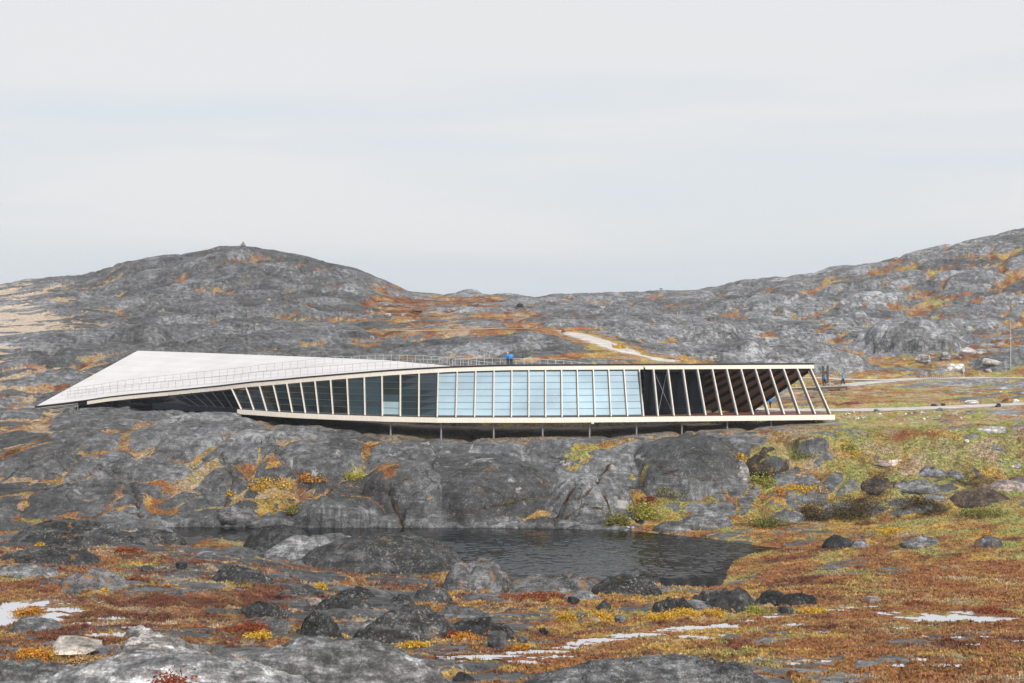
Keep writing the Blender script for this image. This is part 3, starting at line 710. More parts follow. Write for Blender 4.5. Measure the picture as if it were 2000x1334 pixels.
# footpaths are cut level into the slope
paths = {
 'near': dict(soft=2.4, pts=[(1425,798),(1470,798.5),(1520,800.5),(1600,801),(1700,800.5),(1800,797.5),(1900,793.5),(2000,788.5),(2120,783)], w=5.2, mat='gravel', dmin=203),
 'far': dict(pts=[(1560,737.5),(1600,738),(1650,741),(1720,742.5),(1800,739.5),(1900,738),(2000,738),(2120,738)], w=4.6, mat='gravel', dmin=236),
 'link': dict(pts=[(1650,753.5),(1690,748.5),(1730,744.5),(1790,740.5)], w=5.0, mat='gravel', dmin=232),
 'hill': dict(pts=[(1352,711),(1320,707.5),(1290,702.5),(1240,691.5),(1200,678.5),(1160,664),(1120,652),(1090,645.5),(1040,641.5),(980,641),(900,644),(830,646),(775,645)], w=4.4, mat='gravel', dmin=238, soft=6.5),
}
def zat_arr(px, d):
    c = np.clip((np.asarray(px, float) - PX0) / (PX1 - PX0) * (NX - 1), 0, NX - 1.001); r = np.interp(d, ds, np.arange(ND))
    r = np.clip(r, 0, ND - 1.001)
    c0 = c.astype(int); r0 = r.astype(int); fc = c - c0; fr_ = r - r0
    return (Z[r0, c0] * (1 - fr_) + Z[r0 + 1, c0] * fr_) * (1 - fc) + (Z[r0, c0 + 1] * (1 - fr_) + Z[r0 + 1, c0 + 1] * fr_) * fc
def hit(px, py, dmin=30.0, dmax=520.0):
    """distance at which the sight line through a photograph point meets the land"""
    t = np.arange(dmin, dmax, .15)
    z = zat_arr(np.full(t.shape, px), t); ray = -(py - HY) / F * t
    k = np.argmax(z >= ray)
    return float(t[k]) if z[k] >= ray[k] else float(t[np.argmin(np.abs(z - ray))])
for key, pth in paths.items():
    pts = np.array(pth['pts'], float)
    u = np.linspace(0, len(pts) - 1, len(pts) * 8)
    px_ = np.interp(u, np.arange(len(pts)), pts[:, 0]); py_ = np.interp(u, np.arange(len(pts)), pts[:, 1])
    dd_ = np.array([hit(a, c, pth['dmin']) for a, c in zip(px_, py_)])
    ker = np.ones(9) / 9
    dd_ = np.convolve(np.pad(dd_, 4, 'edge'), ker, 'valid')
    zz_ = -(py_ - HY) / F * dd_
    pth['line'] = np.stack([(px_ - CX) / F * dd_, dd_, zz_], 1)
    L = pth['line']
    sel = np.where((ds > L[:, 1].min() - 9) & (ds < L[:, 1].max() + 9))[0]
    sl_ = slice(sel[0], sel[-1] + 1)
    best = np.full(Z[sl_].shape, 1e9); bz = np.zeros(Z[sl_].shape)
    for a, b_ in zip(L[:-1], L[1:]):
        e_ = b_[:2] - a[:2]; t = np.clip(((X2[sl_] - a[0]) * e_[0] + (D2[sl_] - a[1]) * e_[1]) / (e_ @ e_ + 1e-9), 0, 1)
        dq = (X2[sl_] - a[0] - e_[0] * t) ** 2 + (D2[sl_] - a[1] - e_[1] * t) ** 2
        upd = dq < best; best = np.where(upd, dq, best); bz = np.where(upd, a[2] + (b_[2] - a[2]) * t, bz)
    k = sstep(pth['w'] / 2 + pth.get('soft', 2.4), pth['w'] / 2 + .3, np.sqrt(best))
    Z[sl_] = Z[sl_] * (1 - k) + (bz - .04) * k
    rock[sl_] = rock[sl_] * (1 - k)
    edge = sstep(pth['w'] / 2 + .8, pth['w'] / 2 - .1, np.sqrt(best))
    pth['edge'] = (sl_, edge)

# shallow pools and wet runnels: hollows cut in the ground, filled with water further down
POOLS = [(50,1196,3.0,3.2),(0,1190,2.0,2.6),(125,1192,1.4,.7),(215,1207,1.2,.5),(165,1218,.8,.4),(20,1231,.9,.4),(185,1173,.5,.3),(130,1178,.5,.25),(215,1237,1.6,.5),(290,1194,.5,.2),(330,1218,.7,.3),(262,1226,.9,.45),
           (1775,1206,2.4,1.5),(1850,1211,2.8,1.7),(1905,1207,2.2,1.4),(1950,1208,.9,.5),(1760,1227,.9,.4),(1650,1226,.35,.25),(1885,1199,1.6,.5),(1808,1243,.35,.25),(1880,1246,1.0,.3),(1930,1243,.6,.25),(1985,1250,1.3,.35),(1800,1290,.55,.3),(1850,1296,.9,.35),(1755,1300,.5,.25),
           (1575,1291,.5,.25),(1550,1297,.5,.2),(1555,1220,1.0,.35),(1590,1233,.8,.25),(1330,1268,.5,.25),(1325,1276,.6,.2),(1610,1290,.4,.25),(1900,1260,.5,.2),(1820,1222,.8,.25),(1515,1206,.7,.25)]
for a_, b_, n_, ww in [((890,1292),(1100,1272),12,1.1),((1100,1264),(1240,1242),12,.8),((1240,1242),(1420,1220),15,.8),((1420,1220),(1540,1200),9,.7),((1625,1193),(1725,1182),5,.8),((1290,1250),(1420,1238),4,.7),((1000,1290),(1110,1278),3,.7)]:
    for i in range(n_):
        t = (i + .5) / n_
        POOLS.append((a_[0] + (b_[0] - a_[0]) * t, a_[1] + (b_[1] - a_[1]) * t + random.uniform(-2, 2), ww * random.uniform(1.0, 1.6), random.uniform(.26, .5)))
def pool_r(t, sd_):
    c = np.cos(t); s2 = np.sin(t)
    return np.maximum(.3, 1 + .6 * perlin(c * 1.6 + 5, s2 * 1.6, sd_) + .45 * perlin(c * 4 + 5, s2 * 4, sd_ + 1) + .25 * perlin(c * 9 + 5, s2 * 9, sd_ + 2))
pool_data = []
for cpx, cpy, hx, hy in POOLS:
    d = hit(cpx, cpy, 45); x = (cpx - CX) / F * d; sd_ = int(cpx * 3 + cpy) % 89
    r0 = np.searchsorted(ds, d - hy * 3.2); r1 = np.searchsorted(ds, d + hy * 3.2)
    c0 = max(0, int(((x - hx * 3.2) / d * F + CX - PX0) / (PX1 - PX0) * NX)); c1 = min(NX, int(((x + hx * 3.2) / d * F + CX - PX0) / (PX1 - PX0) * NX) + 2)
    zz = Z[r0:r1, c0:c1]; dx = (X2[r0:r1, c0:c1] - x) / hx; dy = (D2[r0:r1, c0:c1] - d) / hy
    rr = np.sqrt(dx * dx + dy * dy) / pool_r(np.arctan2(dy, dx), sd_)
    inn = rr < 1.0
    z0 = float(np.percentile(zz[inn], 45)) if inn.any() else zat_arr(np.array([cpx]), np.array([d]))[0]
    zz[:] = np.where(rr < 1, z0 - .07, np.where(rr < 2.4, zz + (z0 + .03 + .10 * np.clip(rr - 1, 0, 1) - zz) * sstep(2.4, 1.15, rr) , zz))
    rock[r0:r1, c0:c1] *= sstep(1.0, 1.8, rr)
    pool_data.append((x, d, z0, hx, hy, sd_))

# colours of the plants
pal = np.array([(.355, .142, .040), (.165, .052, .029), (.55, .34, .05), (.35, .355, .09), (.46, .35, .22), (.065, .046, .026)], np.float32)
fields = np.stack([fbm(X2 / (7 if i != 2 else 3.5), D2 / (4.5 if i != 2 else 2.4), 5, 100 + 13 * i, .62) for i in range(6)], -1)
wgt = np.clip(mixw_, 0, None) * np.exp(fields * 5.2)
wgt = wgt ** 2.1
wgt /= wgt.sum(-1, keepdims=True) + 1e-6
veg = wgt @ pal
veg *= (1 + .30 * fbm(X2 / 1.3, D2 / 1.0, 3, 211))[..., None]
for key, pth in paths.items():
    sl_, edge = pth['edge']
    veg[sl_] = veg[sl_] * (1 - edge[..., None]) + np.array((.56, .51, .46)) * edge[..., None]
sand = np.clip((mixw_[..., 4] - 1.1) / 1.6, 0, 1)[..., None] * (PX2 < 250)[..., None]
veg = veg * (1 - sand) + np.array((.58, .47, .36)) * sand
# shade of the open joints, painted near black into the ground colour
veg[rows_c] = veg[rows_c] * (1 - joint_shade[..., None]) + np.array((.030, .026, .022)) * joint_shade[..., None]
# bare dry ground in front of and below the floor
under = inside_fp & (PX2 > 420) & (D2 > front - 2.5 + 1.5 * perlin(X2 / 3, D2 / 2, 57))
kk = under.astype(np.float32) ; rock = np.where(under, np.minimum(rock, .35 + .4 * fbm(X2 / 2.5, D2 / 2.5, 3, 58)), rock)
veg = veg * (1 - .8 * kk[..., None]) + np.array((.24, .20, .165)) * .8 * kk[..., None]
g_ = veg.mean(-1, keepdims=True); fd = .20
veg = veg * (1 - fd) + g_ * np.array((1.05, .97, .90)) * fd
veg = np.clip(veg, .006, .8)

co = np.stack([X2, D2, Z + CZ], -1)
idx = np.arange(ND * NX).reshape(ND, NX)
def grid_part(name, r0, r1, label=None):
    sub = idx[r0:r1 + 1]; base = sub[0, 0]
    qd = np.stack([sub[:-1, :-1], sub[:-1, 1:], sub[1:, 1:], sub[1:, :-1]], -1).reshape(-1, 4) - base
    sl_ = slice(r0, r1 + 1)
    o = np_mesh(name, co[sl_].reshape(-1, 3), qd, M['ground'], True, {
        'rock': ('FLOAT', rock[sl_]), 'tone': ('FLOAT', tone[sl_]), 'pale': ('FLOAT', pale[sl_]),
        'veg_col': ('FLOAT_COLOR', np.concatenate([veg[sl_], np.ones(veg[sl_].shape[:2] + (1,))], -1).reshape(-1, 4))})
    return tag(o, label, kind='structure')
rA = int(np.searchsorted(ds, 166)); rB = int(np.searchsorted(ds, 236))
grid_part('tundra_ground', 0, rA, 'orange and red autumn tundra with bare rock round the dark pond')
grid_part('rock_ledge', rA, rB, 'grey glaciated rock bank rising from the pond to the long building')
grid_part('hills', rB, ND - 1, 'grey rocky hills behind the building under pale cloud')

def zat(px, d): return float(zat_arr(np.array([px]), np.array([d]))[0])
def gz_at(x, d): return zat(CX + x / d * F, d) + CZ
def ground(px, py, dmin=30.0, dmax=520.0):
    d = hit(px, py, dmin, dmax); return Vector(((px - CX) / F * d, d, zat(px, d) + CZ))

# thin autumn air: far slopes pale a little
hm = bpy.data.materials.new('thin_haze')
hm.use_nodes = True
for n in list(hm.node_tree.nodes): hm.node_tree.nodes.remove(n)
hv = hm.node_tree.nodes.new('ShaderNodeVolumePrincipled'); ho = hm.node_tree.nodes.new('ShaderNodeOutputMaterial')
hv.inputs['Color'].default_value = (0.86, 0.92, 1.0, 1); hv.inputs['Density'].default_value = 0.00018; hv.inputs['Anisotropy'].default_value = 0.2
hm.node_tree.links.new(hv.outputs[0], ho.inputs['Volume'])
hx0, hz0, hz1 = 1800.0, CZ - 37.5, CZ + 50.0
hz = mesh_obj('haze', [(x, y, z) for z in (hz0, hz1) for x, y in ((-hx0, -hx0), (hx0, -hx0), (hx0, hx0), (-hx0, hx0))], [(3, 2, 1, 0), (4, 5, 6, 7), (0, 1, 5, 4), (1, 2, 6, 5), (2, 3, 7, 6), (3, 0, 4, 7)], hm)
tag(hz, 'thin pale haze over the whole valley', kind='stuff')

# wide low land all round, out to the horizon and behind the viewpoint
tag(mesh_obj('land', [(-1700, -1700, CZ - 36), (1700, -1700, CZ - 36), (1700, 1700, CZ - 36), (-1700, 1700, CZ - 36)], [(0, 1, 2, 3)],
    plain('distant_tundra', (0.14, 0.10, 0.06), 0.95, var=0.4, scale=0.05)), kind='structure')

# pond surface
cx_, cy_ = pond_poly.mean(0)
big = [(p[0] + (p[0] - cx_) / np.hypot(p[0] - cx_, p[1] - cy_) * 1.6, p[1] + (p[1] - cy_) / np.hypot(p[0] - cx_, p[1] - cy_) * 1.6) for p in pond_poly]
bigp = np.array(big)
gx = np.arange(bigp[:, 0].min() - 1, bigp[:, 0].max() + 1, .16); gy = np.arange(bigp[:, 1].min() - 1, bigp[:, 1].max() + 1, .16)
GX, GY = np.meshgrid(gx, gy)
psd = poly_sd(GX, GY, bigp)
gust = fbm(GX / 7, GY / 5, 3, 300)
wind = sstep(-1.0, -3.5, psd) * sstep(138.0, 142.5, GY + 5 * fbm(GX / 9, GY / 6, 2, 301)) * sstep(168.5, 161.0, GY + 3 * fbm(GX / 9, GY / 6, 2, 302)) * np.clip(.75 + 1.0 * gust, .2, 1.3)
wave = .085 * perlin(GX / 1.5 + .3 * GY, GY / .62, 310) + .045 * perlin(GX / .7 - .2 * GY, GY / .40, 311) + .012 * perlin(GX / .35, GY / .3, 312)
GZ = ZW + CZ + wave * (.03 + .97 * wind)
keep = psd < .0
gi = np.arange(GX.size).reshape(GX.shape)
fk = keep[:-1, :-1] | keep[1:, 1:] | keep[1:, :-1] | keep[:-1, 1:]
pq = np.stack([gi[:-1, :-1], gi[:-1, 1:], gi[1:, 1:], gi[1:, :-1]], -1)[fk]
used = np.unique(pq); remap = np.zeros(GX.size, np.int64); remap[used] = np.arange(len(used))
pw = np_mesh('pond', np.stack([GX, GY, GZ], -1).reshape(-1, 3)[used], remap[pq], M['pond'], True)
tag(pw, 'dark rippled pond below the rock bank', kind='structure')

def strip(name, line, w, mat, lift, label):
    """path surface draped along a line"""
    vs = []; fs = []; n = len(line)
    for i, p in enumerate(line):
        a = line[max(i - 1, 0)]; b_ = line[min(i + 1, n - 1)]
        t = np.array(b_[:2]) - np.array(a[:2]); t /= np.linalg.norm(t) + 1e-9; nrm = np.array((-t[1], t[0]))
        for k in range(5):
            ww = w * (1 + .16 * math.sin(i * 1.7 + k) * (k in (0, 4)))
            q_ = p[:2] + nrm * (k / 4 - .5) * ww
            vs.append((q_[0], q_[1], max(gz_at(q_[0], q_[1]) + lift, p[2] + CZ + lift * .5)))
    for i in range(n - 1):
        for k in range(4):
            fs.append((i * 5 + k, i * 5 + k + 1, i * 5 + 6 + k, i * 5 + 5 + k))
    o = mesh_obj(name, vs, fs, mat, None, True)
    if o.data.polygons[0].normal.z < 0: o.data.flip_normals()
    return tag(o, label, kind='structure')
strip('gravel_path', paths['near']['line'], 5.2, M['gravel'], .05, 'pale gravel path running right from the end of the building')
strip('gravel_path', paths['far']['line'], 4.6, M['gravel'], .05, 'pale gravel path along the foot of the right hill')
strip('gravel_path', paths['link']['line'], 5.0, M['gravel'], .09, 'short gravel ramp joining the boardwalk to the far path')
strip('gravel_path', paths['hill']['line'], 4.4, M['gravel'], .05, 'pale gravel track climbing the hill behind the roof')

# standing water that mirrors the cloud
for x, d, z0, hx, hy, sd_ in pool_data:
    n = 48; t = np.linspace(0, 2 * math.pi, n, endpoint=False); r = pool_r(t, sd_) * 1.06
    vs = [(x, d, z0 + CZ)] + [(x + math.cos(a) * hx * q_, d + math.sin(a) * hy * q_, z0 + CZ) for a, q_ in zip(t, r)]
    o = mesh_obj('pool', vs, [(0, 1 + i, 1 + (i + 1) % n) for i in range(n)], M['puddle'])
    tag(o, kind='structure')

# ------------------------------------------------------------------ visitor centre
M['base_navy'] = plain('dark_navy_base_panel', (0.012, 0.017, 0.028), 0.7, spec=0.2)
ZF = CZ - 15.0            # floor level
FYp = np.array([68, 155, 200, 260, 330, 435, 480, 555, 600, 675, 750, 825, 885, 947, 1000, 1105, 1180, 1590.])
FYv = np.array([793.3, 783, 775.7, 769, 762.6, 751.8, 746, 739.6, 735.2, 728.9, 722.8, 718.2, 715.2, 713.2, 712, 711.4, 711, 709.2])
def roof_front(px):       # top front edge of the roof, world point
    return P(px, float(np.interp(px, FYp, FYv)), float(np.interp(px, dF_px, dF_d)))
BT = np.array([  # front px -> back edge px, row, distance
 (68, 269, 684.5, 248), (245, 400, 689, 240), (400, 520, 693.5, 230), (560, 640, 698, 219.5), (700, 760, 703.5, 211.5), (856, 892, 715.5, 207.5),
 (960, 965, 722, 206.5), (1066, 1020, 734, 206.5), (1220, 1120, 753, 207), (1400, 1235, 781, 208), (1500, 1345, 797, 209), (1590, 1465, 801, 209.5)], float)
def roof_back(px):
    return P(*[float(np.interp(px, BT[:, 0], BT[:, k])) for k in (1, 2, 3)])
def roof_pt(px, v):
    a = roof_front(px); b_ = roof_back(px); return a + (b_ - a) * v
def floor_pt(px, lift=0.0):
    d = float(np.interp(px, dB_px, dB_d)); return Vector(((px - CX) / F * d, d, ZF + lift))
rp = [68, 100, 135, 170, 210, 250, 290, 330, 370, 400, 430, 460, 490, 520, 550, 580, 610, 640, 670, 700, 730, 760, 790, 820, 850, 880, 910, 940, 970, 1000, 1040, 1080, 1120, 1170, 1220, 1280, 1340, 1400, 1450, 1500, 1545, 1590]

centre = empty('visitor_centre', (floor_pt(860).x, floor_pt(860).y, 0))
tag(centre, 'long low curved building with twisting white roof and blue glass front above the pond', 'building')
cinv = Vector(centre.location)
def part(mb, name, mat, parent=centre, smooth=False, label=None):
    """mesh given in world coordinates, parented to the building (or one of its parts)"""
    o = mesh_obj(name, [Vector(v) - cinv for v in mb.v], mb.f, mat, parent, smooth)
    if label: o['label'] = label
    return o
def sheet(fn_top, thick, us, nv):
    """closed plate: fn_top(u,v) gives the top point, thickness downwards"""
    mb = MB(); n = len(us); m = nv + 1
    for u in us:
        for k in range(m): mb.v.append(fn_top(u, k / nv))
    for u in us:
        for k in range(m): mb.v.append(fn_top(u, k / nv) - Vector((0, 0, thick)))
    o = n * m
    for i in range(n - 1):
        for k in range(nv):
            a = i * m + k; mb.f.append((a, a + m, a + m + 1, a + 1)); mb.f.append((o + a, o + a + 1, o + a + m + 1, o + a + m))
    for i in range(n - 1):
        a = i * m; mb.f.append((a, o + a, o + a + m, a + m)); a = i * m + nv; mb.f.append((a, a + m, o + a + m, o + a))
    for k in range(nv):
        mb.f.append((k, k + 1, o + k + 1, o + k)); a = (n - 1) * m + k; mb.f.append((a, o + a, o + a + 1, a + 1))
    return mb
rp_ = sorted(rp + [x + 12 for x in rp[:-1]])
roof_o = part(sheet(lambda u, v: roof_pt(u, .004 + v * .996) + Vector((0, .35 * (1 - v), -.03)), .12, rp_, 14), 'roof', M['roof'], smooth=False)
a_ = roof_o.data.attributes.new('board', 'FLOAT', 'POINT')
a_.data.foreach_set('value', np.array([(np.interp(p, [68, 1590], [0, 1]) * 34 + 46 * (k / 14)) for _ in range(2) for p in rp_ for k in range(15)], np.float32))
part(sheet(lambda u, v: roof_pt(u, .02 + v * .97) + Vector((0, .5 * (1 - v), -.16 - .42 * (1 - v * .7))), .05, rp, 10), 'soffit', M['soffit'])
def edge_beam(pts, h, dep, name, mat, drop=0.0, fwd=0.0, label=None):
    """square-cut beam along a line of top-front points"""
    mb = MB(); n = len(pts)
    for i, p in enumerate(pts):
        p = Vector(p) + Vector((0, -fwd, -drop))
        mb.v += [p, p + Vector((0, dep, 0)), p + Vector((0, dep, -h)), p + Vector((0, 0, -h))]
    for i in range(n - 1):
        for k in range(4):
            a = i * 4 + k; b_ = i * 4 + (k + 1) % 4
            mb.f.append((a, a + 4, b_ + 4, b_))
    mb.f += [(0, 1, 2, 3), (n * 4 - 1, n * 4 - 2, n * 4 - 3, n * 4 - 4)]
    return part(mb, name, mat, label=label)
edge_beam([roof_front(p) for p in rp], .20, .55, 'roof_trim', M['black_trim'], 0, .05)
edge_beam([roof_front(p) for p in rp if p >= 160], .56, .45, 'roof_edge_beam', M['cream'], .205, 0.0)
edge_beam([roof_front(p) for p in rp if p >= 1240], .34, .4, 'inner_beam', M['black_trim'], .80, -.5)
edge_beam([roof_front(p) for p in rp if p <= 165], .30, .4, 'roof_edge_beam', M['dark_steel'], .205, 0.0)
fp = [463, 500, 540, 580, 620, 660, 700, 750, 800, 854, 910, 965, 1015, 1066, 1120, 1170, 1226, 1290, 1350, 1410, 1480, 1550, 1631]
ftop = np.interp(fp, [463, 500, 560, 650, 750, 854, 1066, 1226, 1410, 1631], [800, 802.2, 806.6, 810.6, 814, 816.2, 816.2, 815, 813, 810.6])
edge_beam([P(p, t, float(np.interp(p, dB_px, dB_d)) - .45) for p, t in zip(fp, ftop)], .66, .6, 'floor_edge_beam', M['cream'])
fp2 = [297, 340, 380, 420, 462]
edge_beam([floor_pt(p, .25) + Vector((0, .2, 0)) for p in fp2], .9, .4, 'base_beam', M['base_navy'])
# floor plate, its underside and the deck at the open end
fl = [297, 350, 400, 463, 520, 580, 650, 750, 854, 965, 1066, 1160, 1256, 1330, 1410, 1500, 1590, 1622]
def fpx_to_front(p): return float(np.interp(p, [297, 463, 856, 1226, 1622], [245, 440, 856, 1220, 1588]))
def back_floor(p):
    b_ = roof_back(fpx_to_front(p)); a = floor_pt(p); k = float(np.interp(p, [1330, 1410], [0, 1])); q_ = Vector((b_.x, b_.y, ZF)); e_ = a + Vector((-.8, 5.2, 0)); return q_ + (e_ - q_) * k
def fl_fn(u, v):
    a = floor_pt(u, -.02) + Vector((0, .16 if u > 463 else .9, 0)); b_ = back_floor(u) + Vector((0, 0, -.02)); return a + (b_ - a) * v
part(sheet(fl_fn, .55, [u for u in fl if u <= 1256], 3), 'floor', M['floor_dark'])
part(sheet(fl_fn, .55, [u for u in fl if u >= 1256], 3), 'deck', M['deck'])
# back wall of the rooms and the dark end wall facing the deck
mb = MB(); bw = [250, 330, 400, 480, 560, 640, 720, 800, 880, 960, 1066, 1150, 1250, 1330, 1400]
for p in bw:
    b_ = roof_pt(p, .93); mb.v += [Vector((b_.x, b_.y, ZF - .6)), Vector((b_.x, b_.y, max(ZF - .5, b_.z - .5)))]
for i in range(len(bw) - 1): mb.f.append((i * 2, i * 2 + 2, i * 2 + 3, i * 2 + 1))
part(mb, 'back_wall', M['wall_dark'])
def roof_z_at(x, y):
    """height of the roof surface above a plan point"""
    best = None
    for p in range(1180, 1591, 6):
        a = roof_front(p); c = roof_back(p); v = (y - a.y) / (c.y - a.y)
        e_ = abs(a.x + (c.x - a.x) * v - x)
        if best is None or e_ < best[0]: best = (e_, a.z + (c.z - a.z) * v)
    return best[1]
mb = MB(); wl = [(1257, 193.9), (1262, 196.0), (1290, 196.8), (1320, 197.6), (1350, 198.4), (1376, 199.2), (1366, 202.0), (1352, 205.0)]
for px, d in wl:
    x = (px - CX) / F * d; mb.v += [Vector((x, d, ZF)), Vector((x, d, max(ZF + .1, roof_z_at(x, d) - .62)))]
for i in range(len(wl) - 1): mb.f.append((i * 2, i * 2 + 2, i * 2 + 3, i * 2 + 1))
part(mb, 'end_wall', M['wall_dark'])

# facade frames: photograph positions of every post, foot and head
TOPX = [452.5,480.4,506.5,533.5,559.9,586.9,615,645.4,677.5,711.4,746,782,818.5,856, 893,929.5,965,1000,1033,1065.5,1097,1127.5,1159,1189,1219,1249,1277,1305.5,1335,1363,1392,1420,1448,1476,1504,1531,1557.5,1584]
BOTX = [471.4,496,520.9,546,571,596.5,622,650.5,681,713,747,782,818,854, 890.5,927,964,999,1033,1066,1098,1130,1162.5,1194,1226,1257.5,1286,1317,1348,1379,1410,1441,1472,1502.5,1532.5,1562.5,1593,1622.5]
LTOP = [330, 352, 374, 393, 412, 432]; LBOT = [372, 390, 407, 423, 439, 455]       # left wing posts, coloured dark for the shade they stand in
def head(px):
    p = roof_front(px); return p + Vector((0, .12, -.74))
posts = []
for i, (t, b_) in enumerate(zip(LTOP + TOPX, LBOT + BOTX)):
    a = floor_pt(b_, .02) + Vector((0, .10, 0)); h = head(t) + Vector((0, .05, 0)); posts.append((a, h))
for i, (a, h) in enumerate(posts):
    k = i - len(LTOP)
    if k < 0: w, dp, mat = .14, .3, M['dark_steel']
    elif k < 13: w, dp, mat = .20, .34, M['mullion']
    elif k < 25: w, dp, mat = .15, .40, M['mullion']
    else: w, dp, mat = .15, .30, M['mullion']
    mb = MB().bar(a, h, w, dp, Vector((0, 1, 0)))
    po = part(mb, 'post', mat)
    if k >= 25:                                             # fin behind each free-standing post at the open end
        fa = a + Vector((-.22, .30, 0)); fh = h + Vector((-.22, .30, 0))
        part(MB().bar(fa, fh, .15, .58, Vector((0, 1, 0))), 'steel_fin', M['dark_steel'], po)
        mid = (fa + fh) / 2
        part(MB().bar(a + Vector((-.11, .06, 0)), h + Vector((-.11, .06, 0)), .09, .22, Vector((0, 1, 0))), 'face_plate', M['galv'], po)
    if k >= 13 and k < 25:                                  # dark metal edge on the left of each post
        part(MB().bar(a + Vector((-.115, -.02, 0)), h + Vector((-.115, -.02, 0)), .07, .3, Vector((0, 1, 0))), 'edge_strip', M['transom'], po)

def plate(q4, th=.03):
    """thin closed pane from four corners"""
    a, b_, c, d = [Vector(v) for v in q4]; n = (b_ - a).cross(d - a).normalized() * th
    return ([a, b_, c, d, a + n, b_ + n, c + n, d + n], [(3, 2, 1, 0), (4, 5, 6, 7), (0, 1, 5, 4), (1, 2, 6, 5), (2, 3, 7, 6), (3, 0, 4, 7)])
def at_z(a, h, z): return a + (h - a) * ((z - a.z) / (h.z - a.z))
ROW = .895
for i in range(len(posts) - 1):
    k = i - len(LTOP)
    if k >= 25: break
    (a0, h0), (a1, h1) = posts[i], posts[i + 1]
    off = Vector((0, .10, 0))
    bay = MB()
    sill = [at_z(a0, h0, a0.z + .10) + off, at_z(a1, h1, a1.z + .10) + off]
    bay.bar(sill[0], sill[1], .16, .16)
    top_gap = [h0 + off + Vector((0, 0, -.14)), h1 + off + Vector((0, 0, -.14))]
    bay.bar(top_gap[0], top_gap[1], .16, .2)
    bay.bar(sill[0], top_gap[0], .07, .07, Vector((0, 1, 0)))
    zs = [ZF + .20 + ROW * j for j in range(0, 9)]
    cells = []
    for j in range(len(zs) - 1):
        z0 = zs[j]; z1 = zs[j + 1]
        t0 = min(z1, h0.z - .24); t1 = min(z1, h1.z - .24)
        if t1 - z0 < .12: break
        t0 = max(t0, z0 + .01)
        cells.append((at_z(a0, h0, z0 + .025) + off, at_z(a1, h1, z0 + .025) + off, at_z(a1, h1, t1 - .025) + off, at_z(a0, h0, t0 - .025) + off))
        if z1 < h1.z - .24:
            bay.bar(at_z(a0, h0, min(z1, h0.z - .1)) + off, at_z(a1, h1, z1) + off, .09, .06)
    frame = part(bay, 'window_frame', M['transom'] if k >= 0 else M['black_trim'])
    gm = M['wall_dark'] if k < 0 else M['glass_blue'] if k >= 13 else (M['glass_teal'] if k in (8, 9) else M['glass_dark'])  # left wing panes are flat black, their shade put into the colour
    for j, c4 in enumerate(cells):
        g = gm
        if k == 10 and j < 3: g = M['glass_blue'] if j < 2 else M['glass_teal']  # lower panes coloured blue and teal in place of a reflection
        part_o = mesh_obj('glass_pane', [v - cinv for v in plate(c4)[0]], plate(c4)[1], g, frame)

# rafters under the sloping roof at the open end, bracing, deck rail
for p in TOPX[24:]:
    a = roof_pt(p, .04) + Vector((0, .35, -.92)); b_ = roof_pt(p, .97) + Vector((0, 0, -.62))
    part(MB().bar(a, b_, .20, .46), 'rafter', M['black_trim'])
mb = MB(); (a0, h0), (a1, h1) = posts[len(LTOP) + 26], posts[len(LTOP) + 27]
o_ = Vector((0, 1.0, 0))
part(MB().cyl(a0 + o_, h1 + o_, .035), 'brace_rod', M['galv']); part(MB().cyl(a1 + o_, h0 + o_, .035), 'brace_rod', M['galv'])
mb = MB()
for z in (.35, .6, .85, 1.08):
    for i in range(25, 37):
        a = floor_pt(BOTX[i], z) + Vector((0, 2.2, 0)); b_ = floor_pt(BOTX[i + 1], z) + Vector((0, 2.2, 0))
        if i < 31: mb.bar(a, b_, .03, .03)
for i in range(25, 32): 
    a = floor_pt(BOTX[i]) + Vector((0, 2.2, 0)); mb.bar(a, a + Vector((0, 0, 1.1)), .05, .05, Vector((0, 1, 0)))
part(mb, 'deck_rail', M['dark_steel'])
# steel stilts under the floor
for px in (762, 861, 964, 1060, 1152, 1244, 1333, 1422, 1508, 1596):
    t = floor_pt(px, -.6) + Vector((0, .75, 0)); g = gz_at(t.x, t.y)
    part(MB().cyl(Vector((t.x, t.y, g - .3)), t + Vector((0, 0, .05)), .12, n=10), 'stilt', M['galv'])
for px in (196, 219):
    t = P(px, 789, 226 if px < 210 else 224); part(MB().bar(Vector((t.x, t.y, gz_at(t.x, t.y) - .2)), t + Vector((0, 0, .8)), .24, .24, Vector((0, 1, 0))), 'stilt', M['dark_steel'])
# duct slung below the floor
a = floor_pt(1268, -1.15) + Vector((0, 3, 0)); b_ = floor_pt(1298, -1.15) + Vector((0, 3, 0))
part(MB().bar(a, b_, .35, .35), 'duct', M['galv'])
a = P(1155, 826.5, 191.6)
part(MB().bar(a, a + Vector((.35, 0, 0)), .2, .2), 'junction_box', M['mullion'])
# timber steps and short posts at the left tip of the roof
for i in range(6):
    x0 = 75 + i * 5.5; x1 = [150, 152, 148, 143, 138, 130][i]
    y0 = 797.2 + i * 1.4; y1 = y0 - 8.5 + i * .9
    a = P(x0 if i < 2 else 97, y0 + (0 if i < 2 else .8), 226.5 - i * .35); b_ = P(x1, y1 + i * .6, 224.0 - i * .35)
    part(MB().bar(a, b_, .5, .10), 'entrance_step', M['galv'] if i % 2 else M['board'])
for px, y0, y1 in ((126, 795, 806), (131, 794, 806), (137, 793, 805.5), (142, 793, 805), (147, 792.5, 804), (152, 792, 803)):
    part(MB().bar(P(px, y1, 224.4), P(px, y0, 224.4), .09, .09, Vector((0, 1, 0))), 'step_post', M['rail'])

